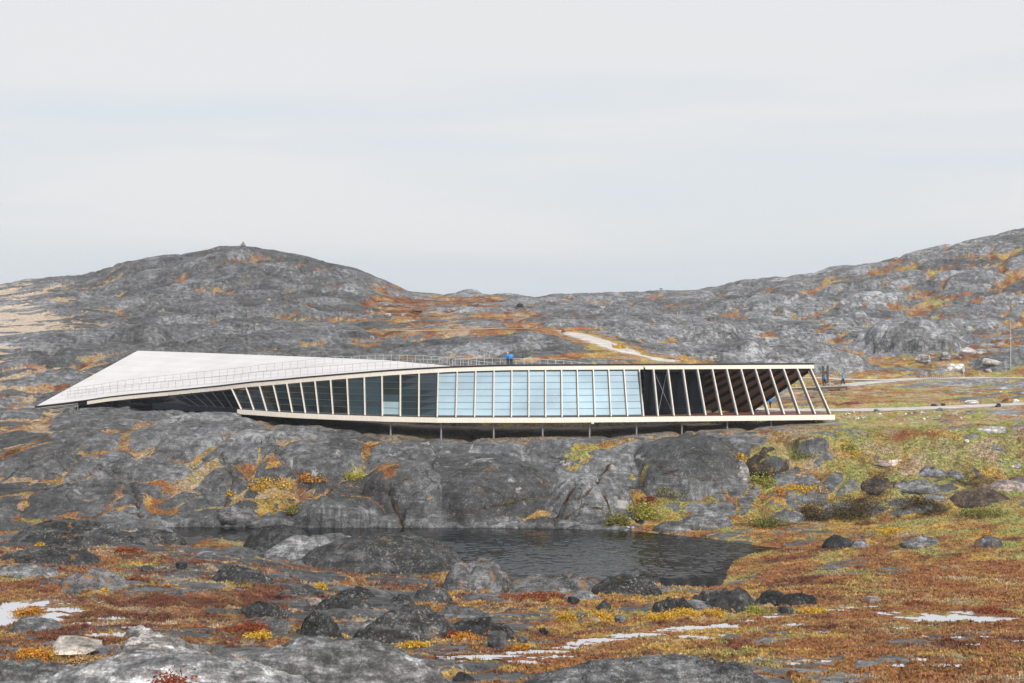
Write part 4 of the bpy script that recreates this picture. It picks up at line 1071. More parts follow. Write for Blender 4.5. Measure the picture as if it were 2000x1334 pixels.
# lit lamps hanging in the glazed room
LP_ = [(1036, 783), (1057, 783), (1083, 782.5), (1111, 781.5), (1136, 781.5), (1183, 781.5), (1203, 781.5), (1077, 771.5), (1084, 771.5)]
for i, (px, py) in enumerate(LP_):
    d = float(np.interp(px, dB_px, dB_d)) + 3.2 + (i % 3) * .5
    c = P(px, py, d)
    t = empty('pendant_lamp', c)
    tag(t, 'small lit lamp globe hanging behind the pale blue glass', 'lamp', 'lit lamps hanging inside the blue glazed room')
    bm = bmesh.new(); bmesh.ops.create_uvsphere(bm, u_segments=12, v_segments=8, radius=.17)
    me = bpy.data.meshes.new('globe'); bm.to_mesh(me); bm.free(); me.materials.append(M['lamp'])
    o = bpy.data.objects.new('globe', me); COL.objects.link(o); o.parent = t
    top = 2.6
    mb = MB().cyl(Vector((0, 0, .16)), Vector((0, 0, top)), .015, n=6); mb.build('cable', M['black_trim'], t)

# ------------------------------------------------------------------ railings on the roof walk
def railing(name, label, pts, mat):
    """pts: foot points with post height"""
    t = empty(name, pts[0][0]); tag(t, label, 'railing', 'railings along the roof walk')
    o0 = Vector(t.location)
    pm = MB().bar(Vector((0, 0, 0)), Vector((0, 0, 1.08)), .05, .05, Vector((0, 1, 0)))
    proto = None
    for p, h in pts:
        if proto is None: proto = pm.build('post', mat, t); o = proto
        else: o = proto.copy(); COL.objects.link(o); o.parent = t
        o.location = Vector(p) - o0
    for z, w in ((1.05, .045), (.56, .018), (.08, .018)):
        mb = MB()
        for (a, _), (b_, _) in zip(pts[:-1], pts[1:]): mb.bar(Vector(a) - o0 + Vector((0, 0, z)), Vector(b_) - o0 + Vector((0, 0, z)), w, w)
        mb.build('rail' if z > 1 else 'wire', mat, t)
    return t
M['rail_dull'] = plain('dull_grey_railing_steel', (0.36, 0.36, 0.37), 0.5, metal=0.1)
# lower line of the walk, close to the front edge, then over the crest
fr_ = []
for px in np.arange(112, 880, 14.6):
    v = float(np.interp(px, [112, 250, 450, 670, 880], [.10, .085, .075, .10, .20])); fr_.append((roof_pt(px, v), 1))
railing('roof_railing', 'lower grey railing near the front edge of the white roof', fr_, M['rail_dull'])
cr = []
for px in np.arange(884, 1152, 15.5):
    ty = float(np.interp(px, [884, 929, 1012, 1045, 1075, 1103, 1130, 1152], [702.5, 698.5, 699.5, 700.5, 702, 704.5, 707, 710]))
    d = float(np.interp(px, [884, 1152], [194.5, 201])); p = P(px, ty, d); cr.append((p - Vector((0, 0, 1.08)), 1))
railing('roof_railing', 'pale railing on the crest of the roof beside the two blue-jacketed people', cr, M['rail'])
up = []
for px in np.arange(100, 640, 15.0):
    v = float(np.interp(px, [100, 222, 442, 560, 640], [.16, .21, .34, .50, .80])); 
    q0 = px; up.append((roof_pt(px - 12, v), 1))
railing('roof_railing', 'upper grey railing crossing the white roof on the left', up, M['rail_dull'])
bk = []
for px in np.arange(655, 975, 15.6):
    ty = float(np.interp(px, [655, 690, 735, 770, 825, 855, 900, 930, 975], [696.5, 695, 693.3, 692.8, 694, 696.5, 700, 704, 710]))
    p = P(px, ty, float(np.interp(px, [655, 760, 975], [218.5, 212.2, 208]))); bk.append((p - Vector((0, 0, 1.08)), 1))
railing('roof_railing', 'far railing standing above the back edge of the white roof', bk, M['rail'])
lf = [(P(66, 790, 231), 1), (P(84, 788, 232), 1), (P(100, 786.5, 233), 1)]
railing('roof_railing', 'short railing stub at the left tip of the roof', [(Vector((p.x, p.y, gz_at(p.x, p.y))), 1) for p, _ in lf], M['wood_dark'])

# ------------------------------------------------------------------ people
def person(foot, heading, jacket, hat, label, pose='stand', h=1.74, pack=None, scale=1.0):
    """heading: direction faced, radians from +X. Body is one skinned surface; clothes, cap and pack are children."""
    t = empty('person', foot); tag(t, label, 'person', None); t.rotation_euler = (0, 0, heading - math.pi / 2)
    t.scale = (scale,) * 3
    stride = {'stand': .0, 'walk': .33, 'step': .2}[pose]
    # y is forward
    J = {'pel': (0, 0, .95), 'waist': (0, .01, 1.10), 'chest': (0, .02, 1.30), 'neck': (0, .02, 1.48), 'chin': (0, .04, 1.56), 'head': (0, .045, 1.66),
         'hipL': (.09, 0, .90), 'kneeL': (.10, stride * .55 + .03, .50), 'ankL': (.10, stride * .75, .09), 'toeL': (.11, stride * .75 + .17, .04),
         'hipR': (-.09, 0, .90), 'kneeR': (-.10, -stride * .30 + .05, .50), 'ankR': (-.10, -stride * .85, .10 + .05 * (stride > 0)), 'toeR': (-.11, -stride * .85 + .17, .04),
         'shL': (.185, .01, 1.43), 'elL': (.27, -stride * .45 + .02, 1.16), 'wrL': (.26, -stride * .3 + .14, .95), 'haL': (.25, -stride * .3 + .19, .87),
         'shR': (-.185, .01, 1.43), 'elR': (-.27, stride * .45 + .02, 1.16), 'wrR': (-.26, stride * .5 + .16, .97), 'haR': (-.25, stride * .5 + .21, .90)}
    if pose == 'stand': J['elR'] = (-.27, .16, 1.22); J['wrR'] = (-.10, .30, 1.36); J['haR'] = (-.06, .32, 1.44)
    def skin(name, joints, edges, radii, mat, root):
        me = bpy.data.meshes.new(name); names = list(joints)
        me.from_pydata([J[j] for j in names], [(names.index(a), names.index(b_)) for a, b_ in edges], [])
        me.materials.append(mat)
        o = bpy.data.objects.new(name, me); COL.objects.link(o); o.parent = t
        md = o.modifiers.new('skin', 'SKIN'); md.use_smooth_shade = True
        for i, j in enumerate(names):
            sv = me.skin_vertices[0].data[i]; sv.radius = radii[j] if isinstance(radii[j], tuple) else (radii[j], radii[j]); sv.use_root = (j == root)
        s_ = o.modifiers.new('sub', 'SUBSURF'); s_.levels = 1; s_.render_levels = 1
        return o
    allj = list(J)
    E = [('pel', 'waist'), ('waist', 'chest'), ('chest', 'neck'), ('neck', 'chin'), ('chin', 'head'), ('pel', 'hipL'), ('hipL', 'kneeL'), ('kneeL', 'ankL'), ('ankL', 'toeL'), ('pel', 'hipR'), ('hipR', 'kneeR'), ('kneeR', 'ankR'), ('ankR', 'toeR'),
         ('chest', 'shL'), ('shL', 'elL'), ('elL', 'wrL'), ('wrL', 'haL'), ('chest', 'shR'), ('shR', 'elR'), ('elR', 'wrR'), ('wrR', 'haR')]
    rad = {'pel': (.15, .11), 'waist': (.14, .10), 'chest': (.16, .115), 'neck': .055, 'chin': .075, 'head': .10, 'hipL': .095, 'hipR': .095, 'kneeL': .06, 'kneeR': .06, 'ankL': .042, 'ankR': .042, 'toeL': .045, 'toeR': .045,
           'shL': .065, 'shR': .065, 'elL': .045, 'elR': .045, 'wrL': .033, 'wrR': .033, 'haL': .042, 'haR': .042}
    skin('body', J, E, rad, M['skin'], 'pel')
    jj = {k: J[k] for k in ('pel', 'waist', 'chest', 'neck', 'shL', 'elL', 'wrL', 'shR', 'elR', 'wrR')}
    jr = {'pel': (.20, .155), 'waist': (.195, .15), 'chest': (.205, .16), 'neck': .085, 'shL': .10, 'shR': .10, 'elL': .08, 'elR': .08, 'wrL': .06, 'wrR': .06}
    skin('jacket', jj, [e_ for e_ in E if e_[0] in jj and e_[1] in jj], jr, jacket, 'pel')
    tj = {k: J[k] for k in ('pel', 'hipL', 'kneeL', 'ankL', 'hipR', 'kneeR', 'ankR')}
    tr_ = {'pel': (.165, .13), 'hipL': .115, 'hipR': .115, 'kneeL': .085, 'kneeR': .085, 'ankL': .07, 'ankR': .07}
    skin('trousers', tj, [e_ for e_ in E if e_[0] in tj and e_[1] in tj], tr_, M['cloth_dark'], 'pel')
    for s_ in 'LR':
        a = Vector(J['ank' + s_]); b_ = Vector(J['toe' + s_])
        MB().bar(a + Vector((0, -.07, -.045)), b_ + Vector((0, .03, 0)), .105, .10).build('boot', M['boot'], t)
    bm = bmesh.new(); bmesh.ops.create_uvsphere(bm, u_segments=12, v_segments=8, radius=.118)
    for v in bm.verts:
        if v.co.z < -.02: v.co.z = -.02 + (v.co.z + .02) * .2
    me = bpy.data.meshes.new('cap'); bm.to_mesh(me); bm.free(); me.materials.append(hat)
    o = bpy.data.objects.new('cap', me); COL.objects.link(o); o.parent = t; o.location = Vector(J['head']) + Vector((0, -.01, .05))
    if pack:
        bm = bmesh.new(); bmesh.ops.create_cube(bm, size=1); bmesh.ops.scale(bm, vec=(.34, .2, .48), verts=bm.verts); bmesh.ops.bevel(bm, geom=list(bm.edges), offset=.06, segments=2, affect='EDGES')
        me = bpy.data.meshes.new('backpack'); bm.to_mesh(me); bm.free(); me.materials.append(pack)
        o = bpy.data.objects.new('backpack', me); COL.objects.link(o); o.parent = t; o.location = (0, -.25, 1.28)
    return t
def roof_spot(px, d):
    """point on the roof walk"""
    return Vector(((px - CX) / F * d, d, 0))
pa = roof_pt(993, .10); pb = roof_pt(1000.5, .13)
person(pa, math.radians(250), M['cloth_blue'], M['cap_white'], 'person in blue jacket and white cap on the roof, left of the pair', 'stand')
person(pb, math.radians(290), M['cloth_teal'], M['hair_dark'], 'person in teal blue jacket with raised hand on the roof, right of the pair', 'stand')
g1 = ground(1610.5, 753.6, 225); g2 = ground(1646.5, 752.5, 225)
person(g1, math.radians(20), M['cloth_blue'], M['hair_dark'], 'person in blue jacket walking past the dark wooden posts beside the tan boulder', 'step', scale=1.08)
person(g2, math.radians(200), M['cloth_teal'], M['cap_red'], 'person in bright blue jacket with red cap striding along the gravel ramp', 'walk', pack=None, scale=1.16)
dk = Vector(((1480 - CX) / F * 203.2, 203.2, gz_at((1480 - CX) / F * 203.2, 203.2))); dk2 = ground(1504.5, 797.6, 200)
person(dk, math.radians(60), M['cloth_blue'], M['hair_dark'], 'person in blue jacket half hidden by the posts in the shade of the open end', 'step', scale=1.05)
person(dk2, math.radians(100), M['cloth_blue'], M['hair_dark'], 'person in blue jacket walking out of the open end of the building', 'walk', scale=1.05)

# ------------------------------------------------------------------ rocks
def outcrop(name, label, px, ytop, wpx, ybase, mat, cat='rock', depth=.75, skew=0.0, power=2.4, seed=0, dmin=40, rough_=1.0, group=None, res=None):
    """rounded glaciated rock bedded in the ground"""
    c = ground(px, ybase, dmin); d = c.y
    W = wpx / F * d * 1.12; Dp = W * depth
    H = max(.25 * W * .5, (ybase - ytop) / F * d - .10 * Dp)
    cy = d + Dp * .42
    zlow = min(gz_at(c.x + sx * W * .4, cy + sy * Dp * .4) for sx in (-1, 0, 1) for sy in (-1, 0, 1)) - .15
    top = c.z + H
    res = res or int(np.clip(wpx * .30, 18, 120))
    nr = max(8, res // 3); nt_ = res
    rr = np.linspace(0, 1, nr + 1)[1:] ** .8; th = np.linspace(0, 2 * np.pi, nt_, endpoint=False)
    R_, T_ = np.meshgrid(rr, th, indexing='ij')
    sd_ = seed + int(px) % 61
    edge = 1 + .16 * perlin(np.cos(T_) * 1.3 + 9, np.sin(T_) * 1.3, sd_) + .07 * perlin(np.cos(T_) * 3.5 + 9, np.sin(T_) * 3.5, sd_ + 1)
    x = R_ * np.cos(T_) * W / 2 * edge; y = R_ * np.sin(T_) * Dp / 2 * edge
    un = R_ * np.cos(T_); vn = R_ * np.sin(T_)
    rl = random.Random(sd_ * 31 + int(ybase))
    hgt = np.clip(1 - R_ ** power, 0, 1) ** .62
    for _ in range(2 if wpx > 170 else 4):                                       # side lobes break up the outline
        a = rl.uniform(0, 6.28); q_ = rl.uniform(.35, .72); rad = rl.uniform(.26, .48); hl = rl.uniform(.35, .8) * (1 - .45 * q_)
        dl = np.sqrt((un - q_ * math.cos(a)) ** 2 + ((vn - q_ * math.sin(a)) * .9) ** 2) / rad
        hgt = np.maximum(hgt * (1 - .14 * rough_ * np.exp(-((dl - 1) / .22) ** 2) * (R_ > .25)), hl * np.clip(1 - dl ** 2.2, 0, 1) ** .6)
    x = x + skew * W * .5 * hgt * (1 - R_ ** 2)
    sc = max(W, .8)
    k_ = np.clip(5.0 / sc, .35, 1.0)
    bump = k_ * (.10 * perlin(x / sc * 3.1, y / sc * 3.1, sd_ + 3) + .09 * (np.clip(np.abs(perlin(x / sc * 5, y / sc * 6, sd_ + 4)) * 2, 0, 1) ** .6 - .55) + .035 * perlin(x / sc * 11, y / sc * 13, sd_ + 5))
    groove = -.07 * k_ * np.exp(-(perlin((x * .8 + y * .5) / sc * 3.0, (y - x * .4) / sc * 1.2, sd_ + 7) / .07) ** 2)
    z = (top - zlow) * (hgt + rough_ * (bump * 1.6 + groove) * np.clip(hgt * 2, 0, 1))
    fine = (.09 * perlin(x / .45, (y + z) / .45, sd_ + 8) + .05 * perlin(x / .16, (y + z) / .16, sd_ + 9)) * np.clip(W / 6, .3, 1)
    z = z + fine * np.clip(hgt * 3, 0, 1); x = x + fine * .6
    z = z * (top - zlow) / max(float(z.max()), .05)
    vs = [(float(x[0].mean()), float(y[0].mean()), float(z[0].mean()))] + list(zip(x.ravel(), y.ravel(), z.ravel()))
    fs = [(0, 1 + i, 1 + (i + 1) % nt_) for i in range(nt_)]
    for r in range(nr - 1):
        for i in range(nt_):
            a = 1 + r * nt_ + i; b_ = 1 + r * nt_ + (i + 1) % nt_
            fs.append((a, a + nt_, b_ + nt_, b_))
    fs.append(tuple(1 + (nr - 1) * nt_ + i for i in range(nt_))[::-1])
    o = mesh_obj(name, vs, fs, mat, None, True)
    o.location = (c.x, cy, zlow)
    return tag(o, label, cat, group)

def boulder(name, label, px, ytop, wpx, ybase, mat, cat='boulder', depth=.8, seed=0, dmin=40, n=26, group=None, lift=0.0, flat=.55):
    """loose angular block standing on the ground"""
    c = ground(px, ybase, dmin); d = c.y
    W = wpx / F * d; H = max((ybase - ytop) / F * d * .95, .12) ; Dp = W * depth
    r = random.Random(seed + int(px * 7 + ybase)); bm = bmesh.new()
    for i in range(n):
        v = Vector((r.gauss(0, 1), r.gauss(0, 1), r.gauss(0, 1)))
        m = max(abs(v.x), abs(v.y), abs(v.z)); v = v.normalized() * (1 - flat) + v / m * flat * .85
        v *= r.uniform(.86, 1.06)
        bm.verts.new((v.x * W / 2, v.y * Dp / 2, v.z * (H * .62) + H * .44))
    res = bmesh.ops.convex_hull(bm, input=list(bm.verts))
    bmesh.ops.delete(bm, geom=[g for g in res['geom_interior'] if isinstance(g, bmesh.types.BMVert)], context='VERTS')
    bmesh.ops.bevel(bm, geom=list(bm.edges), offset=min(W, H) * .06, segments=2, affect='EDGES', clamp_overlap=True)
    me = bpy.data.meshes.new(name); bm.to_mesh(me); bm.free(); me.materials.append(mat)
    me.polygons.foreach_set('use_smooth', [True] * len(me.polygons)) if W < .6 else None
    o = bpy.data.objects.new(name, me); COL.objects.link(o)
    o.location = (c.x, c.y + Dp * .3, c.z - H * .12 + lift); o.rotation_euler = (0, 0, r.uniform(-.4, .4))
    return tag(o, label, cat, group)

OC = 'rock_outcrop'
outcrop(OC, 'pale striped rock slab filling the bottom left corner', 330, 1284, 620, 1385, M['rock_pale'], depth=.42, skew=-.1, power=2.2, rough_=.45)
outcrop(OC, 'dark streaked rock slab at the lower left edge in front of the pale block', 20, 1288, 360, 1352, M['rock_slab'], depth=.4)
outcrop(OC, 'pale striped rounded rock between the pale block and the corner slab', 298, 1236, 225, 1306, M['rock_slab2'], depth=.6, skew=-.15, rough_=.5)
outcrop(OC, 'large grey striped whaleback rock left of the bottom centre', 640, 1243, 430, 1362, M['rock_slab'], depth=.5, skew=-.05, power=2.1, rough_=.55)
outcrop(OC, 'speckled dark whaleback rock cut off by the bottom edge at centre', 1255, 1281, 600, 1400, M['rock_front'], depth=.42, skew=.25, power=2.0, rough_=.6)
outcrop(OC, 'big dark domed rock jutting out into the pond', 740, 1034, 310, 1120, M['rock_dark'], depth=.62, skew=.1, dmin=90, rough_=.7)
outcrop(OC, 'low grey rock ridge on the left flank of the big pond dome', 615, 1037, 190, 1092, M['rock_mid'], depth=.6, skew=.1, dmin=90)
outcrop(OC, 'dark ridged hump at the pond, left of the grey ridge', 540, 1019, 135, 1076, M['rock_black'], depth=.8, dmin=90)
outcrop(OC, 'dark rounded rock with yellow growth on the right flank of the big pond dome', 932, 1088, 125, 1158, M['rock_mossy'], depth=.8, dmin=90)
outcrop(OC, 'broad dark rock at the left edge below the cliff', 115, 1016, 290, 1066, M['rock_dark'], depth=.55, dmin=90)
outcrop(OC, 'low dark rock between the broad left rock and the pond', 290, 1030, 120, 1060, M['rock_dark'], depth=.5, dmin=90)
outcrop(OC, 'dark flat rock at the left edge with a pale flat rock below it', 75, 1074, 190, 1104, M['rock_dark'], depth=.6, dmin=80)
outcrop(OC, 'pale flat rock at the left edge below a dark flat one', 40, 1099, 120, 1129, M['rock_mid'], depth=.6, dmin=80)
outcrop(OC, 'grey rock with yellowish lichen in the left tundra', 172, 1111, 135, 1150, M['rock_mossy'], depth=.7, dmin=80)
outcrop(OC, 'dark knobbly rock lying alone below the left end of the pond', 465, 1101, 118, 1140, M['rock_dark'], depth=.7, rough_=1.5, dmin=80)
outcrop(OC, 'blue grey rock with a pale rock close in front', 508, 1173, 115, 1207, M['rock_dark'], depth=.7, dmin=70)
outcrop(OC, 'pale lichen-spotted rock close in front of the blue grey rock', 505, 1203, 125, 1234, M['rock_mossy'], depth=.6, dmin=70)
outcrop(OC, 'dark pointed rock left of the large steep mound', 617, 1192, 90, 1242, M['rock_black'], depth=.8, power=1.6, dmin=70)
outcrop(OC, 'large dark mound with a steep right end below the pond dome', 785, 1180, 200, 1256, M['rock_dark'], depth=.6, skew=.2, rough_=1.3, dmin=70)
outcrop(OC, 'flat grey rock sheet below the large steep mound', 720, 1215, 190, 1248, M['rock_mid'], depth=.5, dmin=70)
outcrop(OC, 'black broken rock bed right of the large steep mound', 940, 1204, 150, 1240, M['rock_black'], depth=.6, rough_=2.0, dmin=70)
outcrop(OC, 'low grey rock behind the black broken rock bed', 905, 1190, 130, 1208, M['rock_mid'], depth=.5, dmin=70)
outcrop(OC, 'dark domed rock standing on the near shore of the pond', 1228, 1119, 130, 1160, M['rock_dark'], depth=.7, dmin=90)
outcrop(OC, 'flat lichen-covered rock on the near shore left of the domed shore rock', 1085, 1130, 220, 1160, M['rock_mossy'], depth=.5, dmin=90)
outcrop(OC, 'grey flat rock below the domed shore rock', 1140, 1154, 90, 1174, M['rock_mid'], depth=.6, dmin=80)
outcrop(OC, 'black jagged rock at the right end of the near shore', 1420, 1146, 125, 1193, M['rock_black'], depth=.7, rough_=2.2, dmin=80)
outcrop(OC, 'black pointed rock between the jagged rock and a smooth black one', 1515, 1150, 72, 1186, M['rock_black'], depth=.8, power=1.8, dmin=80)
outcrop(OC, 'smooth black rock last in the row by the orange marsh', 1566, 1158, 74, 1184, M['rock_black'], depth=.8, dmin=80)
outcrop(OC, 'black overhanging rock left of the jagged shore rock', 1318, 1167, 80, 1195, M['rock_black'], depth=.6, rough_=2.0, dmin=80)
outcrop(OC, 'low grey rock joining the black overhanging rock to the jagged one', 1365, 1170, 90, 1188, M['rock_mid'], depth=.6, dmin=80)
outcrop(OC, 'grey rock lying in the white pool at the left edge', 62, 1206, 120, 1234, M['rock_mid'], depth=.6, dmin=60)
outcrop(OC, 'small white-topped rock behind the pale striped rounded rock', 268, 1222, 62, 1247, M['rock_light'], depth=.7, dmin=60)
outcrop(OC, 'low black rock in tan heath left of the dark blue knob', 690, 1146, 80, 1170, M['rock_black'], depth=.7, dmin=80)
outcrop(OC, 'dark blue knob of rock behind the large steep mound', 780, 1160, 62, 1184, M['rock_dark'], depth=.8, dmin=80)
outcrop(OC, 'dark rock knob in red heath below the mossy rock', 845, 1142, 78, 1176, M['rock_dark'], depth=.8, dmin=80)
outcrop(OC, 'flat dark rock in tan heath above the pale pinkish boulder', 585, 1144, 100, 1166, M['rock_dark'], depth=.6, dmin=80)
outcrop(OC, 'flat dark rock round the pale pinkish boulder', 660, 1170, 150, 1188, M['rock_dark'], depth=.45, dmin=75)
outcrop(OC, 'dark rock tip just above the bottom edge between the two big whalebacks', 905, 1315, 46, 1334, M['rock_black'], depth=.8, dmin=45)
# marsh and right bank
outcrop(OC, 'black rock standing alone in the orange marsh', 1645, 1043, 62, 1072, M['rock_black'], depth=.8, dmin=120)
outcrop(OC, 'small grey rock at the right side of the lone black marsh rock', 1684, 1052, 34, 1071, M['rock_mid'], depth=.8, dmin=120)
outcrop(OC, 'grey rock in the yellow tussocks right of the marsh', 1808, 1045, 76, 1068, M['rock_mid'], depth=.7, dmin=120)
outcrop(OC, 'brownish rock in tussocks near the right edge of the marsh', 1938, 1044, 52, 1070, M['rock_mossy'], depth=.8, dmin=120)
outcrop(OC, 'brown crusted rock right of the smooth dark whaleback', 1503, 872, 88, 907, M['rock_brown'], depth=.7, dmin=168)
outcrop(OC, 'blue grey rock among yellow leaves below the brown crusted rock', 1574, 924, 62, 953, M['rock_mid'], depth=.8, dmin=168)
outcrop(OC, 'pinkish flat rock in the green bank', 1738, 884, 108, 906, M['rock_pink'], depth=.7, dmin=168)
outcrop(OC, 'rounded grey rock higher on the green bank', 1828, 908, 54, 932, M['rock_mid'], depth=.8, dmin=168)
outcrop(OC, 'grey stone touching the right side of the rounded grey rock', 1868, 915, 42, 935, M['rock_mid'], depth=.8, dmin=168)
outcrop(OC, 'dark brown rock in the middle of the green bank', 1722, 926, 80, 962, M['rock_brown'], depth=.8, rough_=2.2, dmin=168)
outcrop(OC, 'cracked grey ledge right of the dark brown rock', 1800, 934, 96, 966, M['rock_mid'], depth=.6, rough_=1.5, dmin=168)
outcrop(OC, 'dark hump of rock near the right edge of the green bank', 1928, 947, 120, 988, M['rock_brown'], depth=.6, dmin=160)
outcrop(OC, 'whitish flat rock at the right edge of the green bank', 1968, 889, 76, 908, M['rock_light'], depth=.7, dmin=168)
outcrop(OC, 'pinkish grey cracked rock at the right edge below the whitish one', 1978, 933, 80, 957, M['rock_pink'], depth=.7, dmin=168)
outcrop(OC, 'light flat rock with small stones near the right edge below the path', 1955, 832, 86, 846, M['rock_light'], depth=.7, dmin=180)
outcrop(OC, 'grey ledge above the pond corner under yellow shrubs', 1385, 994, 110, 1034, M['rock_mid'], depth=.6, rough_=1.4, dmin=158)
outcrop(OC, 'grey ledge at the pond corner left of the higher ledge', 1322, 1014, 80, 1040, M['rock_mid'], depth=.6, rough_=1.4, dmin=158)
outcrop(OC, 'grey rock behind the dark brown shrubs', 1655, 978, 110, 1006, M['rock_mid'], depth=.6, dmin=160)
outcrop(OC, 'grey rock among brown shrubs at the foot of the green bank', 1545, 992, 72, 1020, M['rock_mid'], depth=.7, dmin=158)
outcrop(OC, 'pale boulder at the far left shore of the pond', 456, 984, 72, 1021, M['rock_mid'], depth=.7, dmin=160)
outcrop(OC, 'low pale rock at the water, right of the far left shore boulder', 498, 1010, 52, 1025, M['rock_mid'], depth=.7, dmin=160)
outcrop(OC, 'pale flat rock in the water at the foot of the cliff', 985, 1014, 90, 1031, M['rock_mid'], depth=.6, dmin=160)
outcrop(OC, 'pale rock wedge against the right side of the smooth dark whaleback', 1450, 900, 34, 938, M['rock_light'], depth=.8, power=1.7, dmin=168)
# loose blocks
B = boulder
B('boulder', 'big pale squared block beside the striped rounded rock', 138, 1237, 118, 1286, M['rock_tan'], depth=.8, dmin=55, n=14, flat=.75)
B('boulder', 'dark boulder with a pale face in front of the black broken rock bed', 970, 1232, 46, 1268, M['rock_mid'], dmin=60)
B('boulder', 'small grey boulder right of the dark pale-faced boulder', 1020, 1244, 24, 1261, M['rock_mid'], dmin=60)
B('boulder', 'pale pinkish boulder in the dark flat rock', 613, 1167, 32, 1185, M['rock_pink'], dmin=60)
B('boulder', 'pinkish block by the wet runnel in the orange marsh', 1707, 1163, 38, 1179, M['rock_pink'], dmin=60)
B('boulder', 'small blue grey stone in yellow tussocks below the shore rocks', 1211, 1200, 26, 1217, M['rock_mid'], dmin=60)
B('boulder', 'small black stone by the thin runnel left of the pools', 1536, 1184, 38, 1197, M['rock_black'], dmin=60)
B('boulder', 'small grey stone in red heath, nearer the left edge', 285, 1104, 28, 1117, M['rock_black'], dmin=60)
B('boulder', 'small black stone in tan heath below the low dark rock', 352, 1097, 26, 1111, M['rock_black'], dmin=60)
B('boulder', 'black leaning slab on the yellow ground below the domed shore rock', 1185, 1172, 48, 1193, M['rock_black'], dmin=60, n=12)
B('boulder', 'black stone left of the black leaning slab', 1120, 1163, 30, 1181, M['rock_black'], dmin=60, n=12)
B('boulder', 'small dark stone in yellow tussocks right of the black rock bed', 1062, 1225, 22, 1240, M['rock_black'], dmin=60)
B('boulder', 'tan boulder by the path beside the dark wooden posts', 1622, 746, 23, 758, M['rock_tan'], dmin=200)
B('boulder', 'grey stone below the tan boulder', 1610, 757, 22, 766, M['rock_mid'], dmin=200)
B('boulder', 'flat grey stone on the near edge of the gravel path, first from the building', 1714, 798, 15, 804, M['rock_mid'], dmin=190)
B('boulder', 'black stone at the far edge of the path, left of a pair', 1826, 788, 15, 794, M['rock_black'], dmin=190)
B('boulder', 'black stone at the far edge of the path, right of a pair', 1842, 787, 13, 793.5, M['rock_black'], dmin=190)
B('boulder', 'grey stone on the near edge of the path below the black pair', 1836, 795, 14, 803, M['rock_mid'], dmin=190)
B('boulder', 'big pale lichened boulder at the far edge of the path', 1900, 780, 30, 790.5, M['rock_white'], dmin=190)
st = B('boulder', 'dark stone carrying a pinkish stone beside the path', 1950, 787, 14, 795, M['rock_black'], dmin=190)
B('boulder', 'pinkish stone resting on a dark stone beside the path', 1950, 789, 14, 795.4, M['rock_pink'], dmin=190, lift=.55)
B('boulder', 'white boulder at the far edge of the path near the right border', 1985, 777.5, 16, 787, M['rock_white'], dmin=190)
B('boulder', 'white stone lying in the green bank below the path', 1889, 857, 11, 866, M['rock_white'], dmin=180)
B('boulder', 'small white stone in the orange meadow behind the path', 1954, 763, 7, 767, M['rock_white'], dmin=200)
B('boulder', 'brown boulder on the grass at the foot of the right hill', 1931, 719, 20, 728, M['rock_pink'], dmin=225)
B('boulder', 'large pale boulder behind the small stake fence', 1868, 705, 44, 728, M['rock_white'], dmin=230, n=18)
B('boulder', 'whitish split boulder near the thin mast', 1945, 697, 52, 715, M['rock_white'], dmin=235, n=18)
B('boulder', 'pale boulder on red heath above the stake fence', 1850, 683, 28, 702, M['rock_pale'], dmin=240)
B('boulder', 'pale pinkish rock on red heath below the round grey knoll', 1893, 674, 34, 694, M['rock_white'], dmin=240)
B('boulder', 'pale boulder left of the stake fence on the hill foot', 1806, 690, 34, 712, M['rock_pale'], dmin=240)
B('boulder', 'white stone on the hillside over the stake fence', 1766, 699, 7, 704, M['rock_white'], dmin=235)
B('boulder', 'pale flat boulder in red heath left of the picnic table', 757, 610, 18, 617, M['rock_white'], dmin=290)
B('boulder', 'tan boulder in red heath just left of the picnic table', 786, 611, 18, 617, M['rock_tan'], dmin=290)
B('boulder', 'small pinkish boulder on the slope below the cairn', 525, 582, 9, 588, M['rock_tan'], dmin=300)
B('boulder', 'black leaning rock in the red saddle', 1015, 591, 16, 600, M['rock_black'], dmin=300)
B('boulder', 'white chip of stone on the green marsh bank', 1909, 1007, 11, 1013, M['rock_white'], dmin=140)
B('boulder', 'white stone at the water below the green shore bush, left of two', 1226, 1029, 10, 1034.5, M['rock_white'], dmin=158)
B('boulder', 'white stone at the water below the green shore bush, right of two', 1236, 1029, 9, 1034, M['rock_white'], dmin=158)
# small stones scattered on the grass below the path
r_ = random.Random(5); proto = None
for i in range(46):
    px = r_.uniform(1636, 1880); py = r_.uniform(806, 822) - (px - 1640) * .012
    g = ground(px, py, 190)
    if proto is None:
        proto = B('stone', 'small pale stone scattered on the green grass below the gravel path', px, py - 3.2, 5.5, py, M['rock_white'], 'stone', dmin=190, group='small pale stones on the grass below the path'); o = proto
    else:
        o = proto.copy(); COL.objects.link(o)
        o.location = (g.x, g.y, g.z - .03)
    k = r_.uniform(.6, 1.25); o.scale = (k * r_.uniform(.8, 1.5), k, k); o.rotation_euler = (0, 0, r_.uniform(0, 6.3))

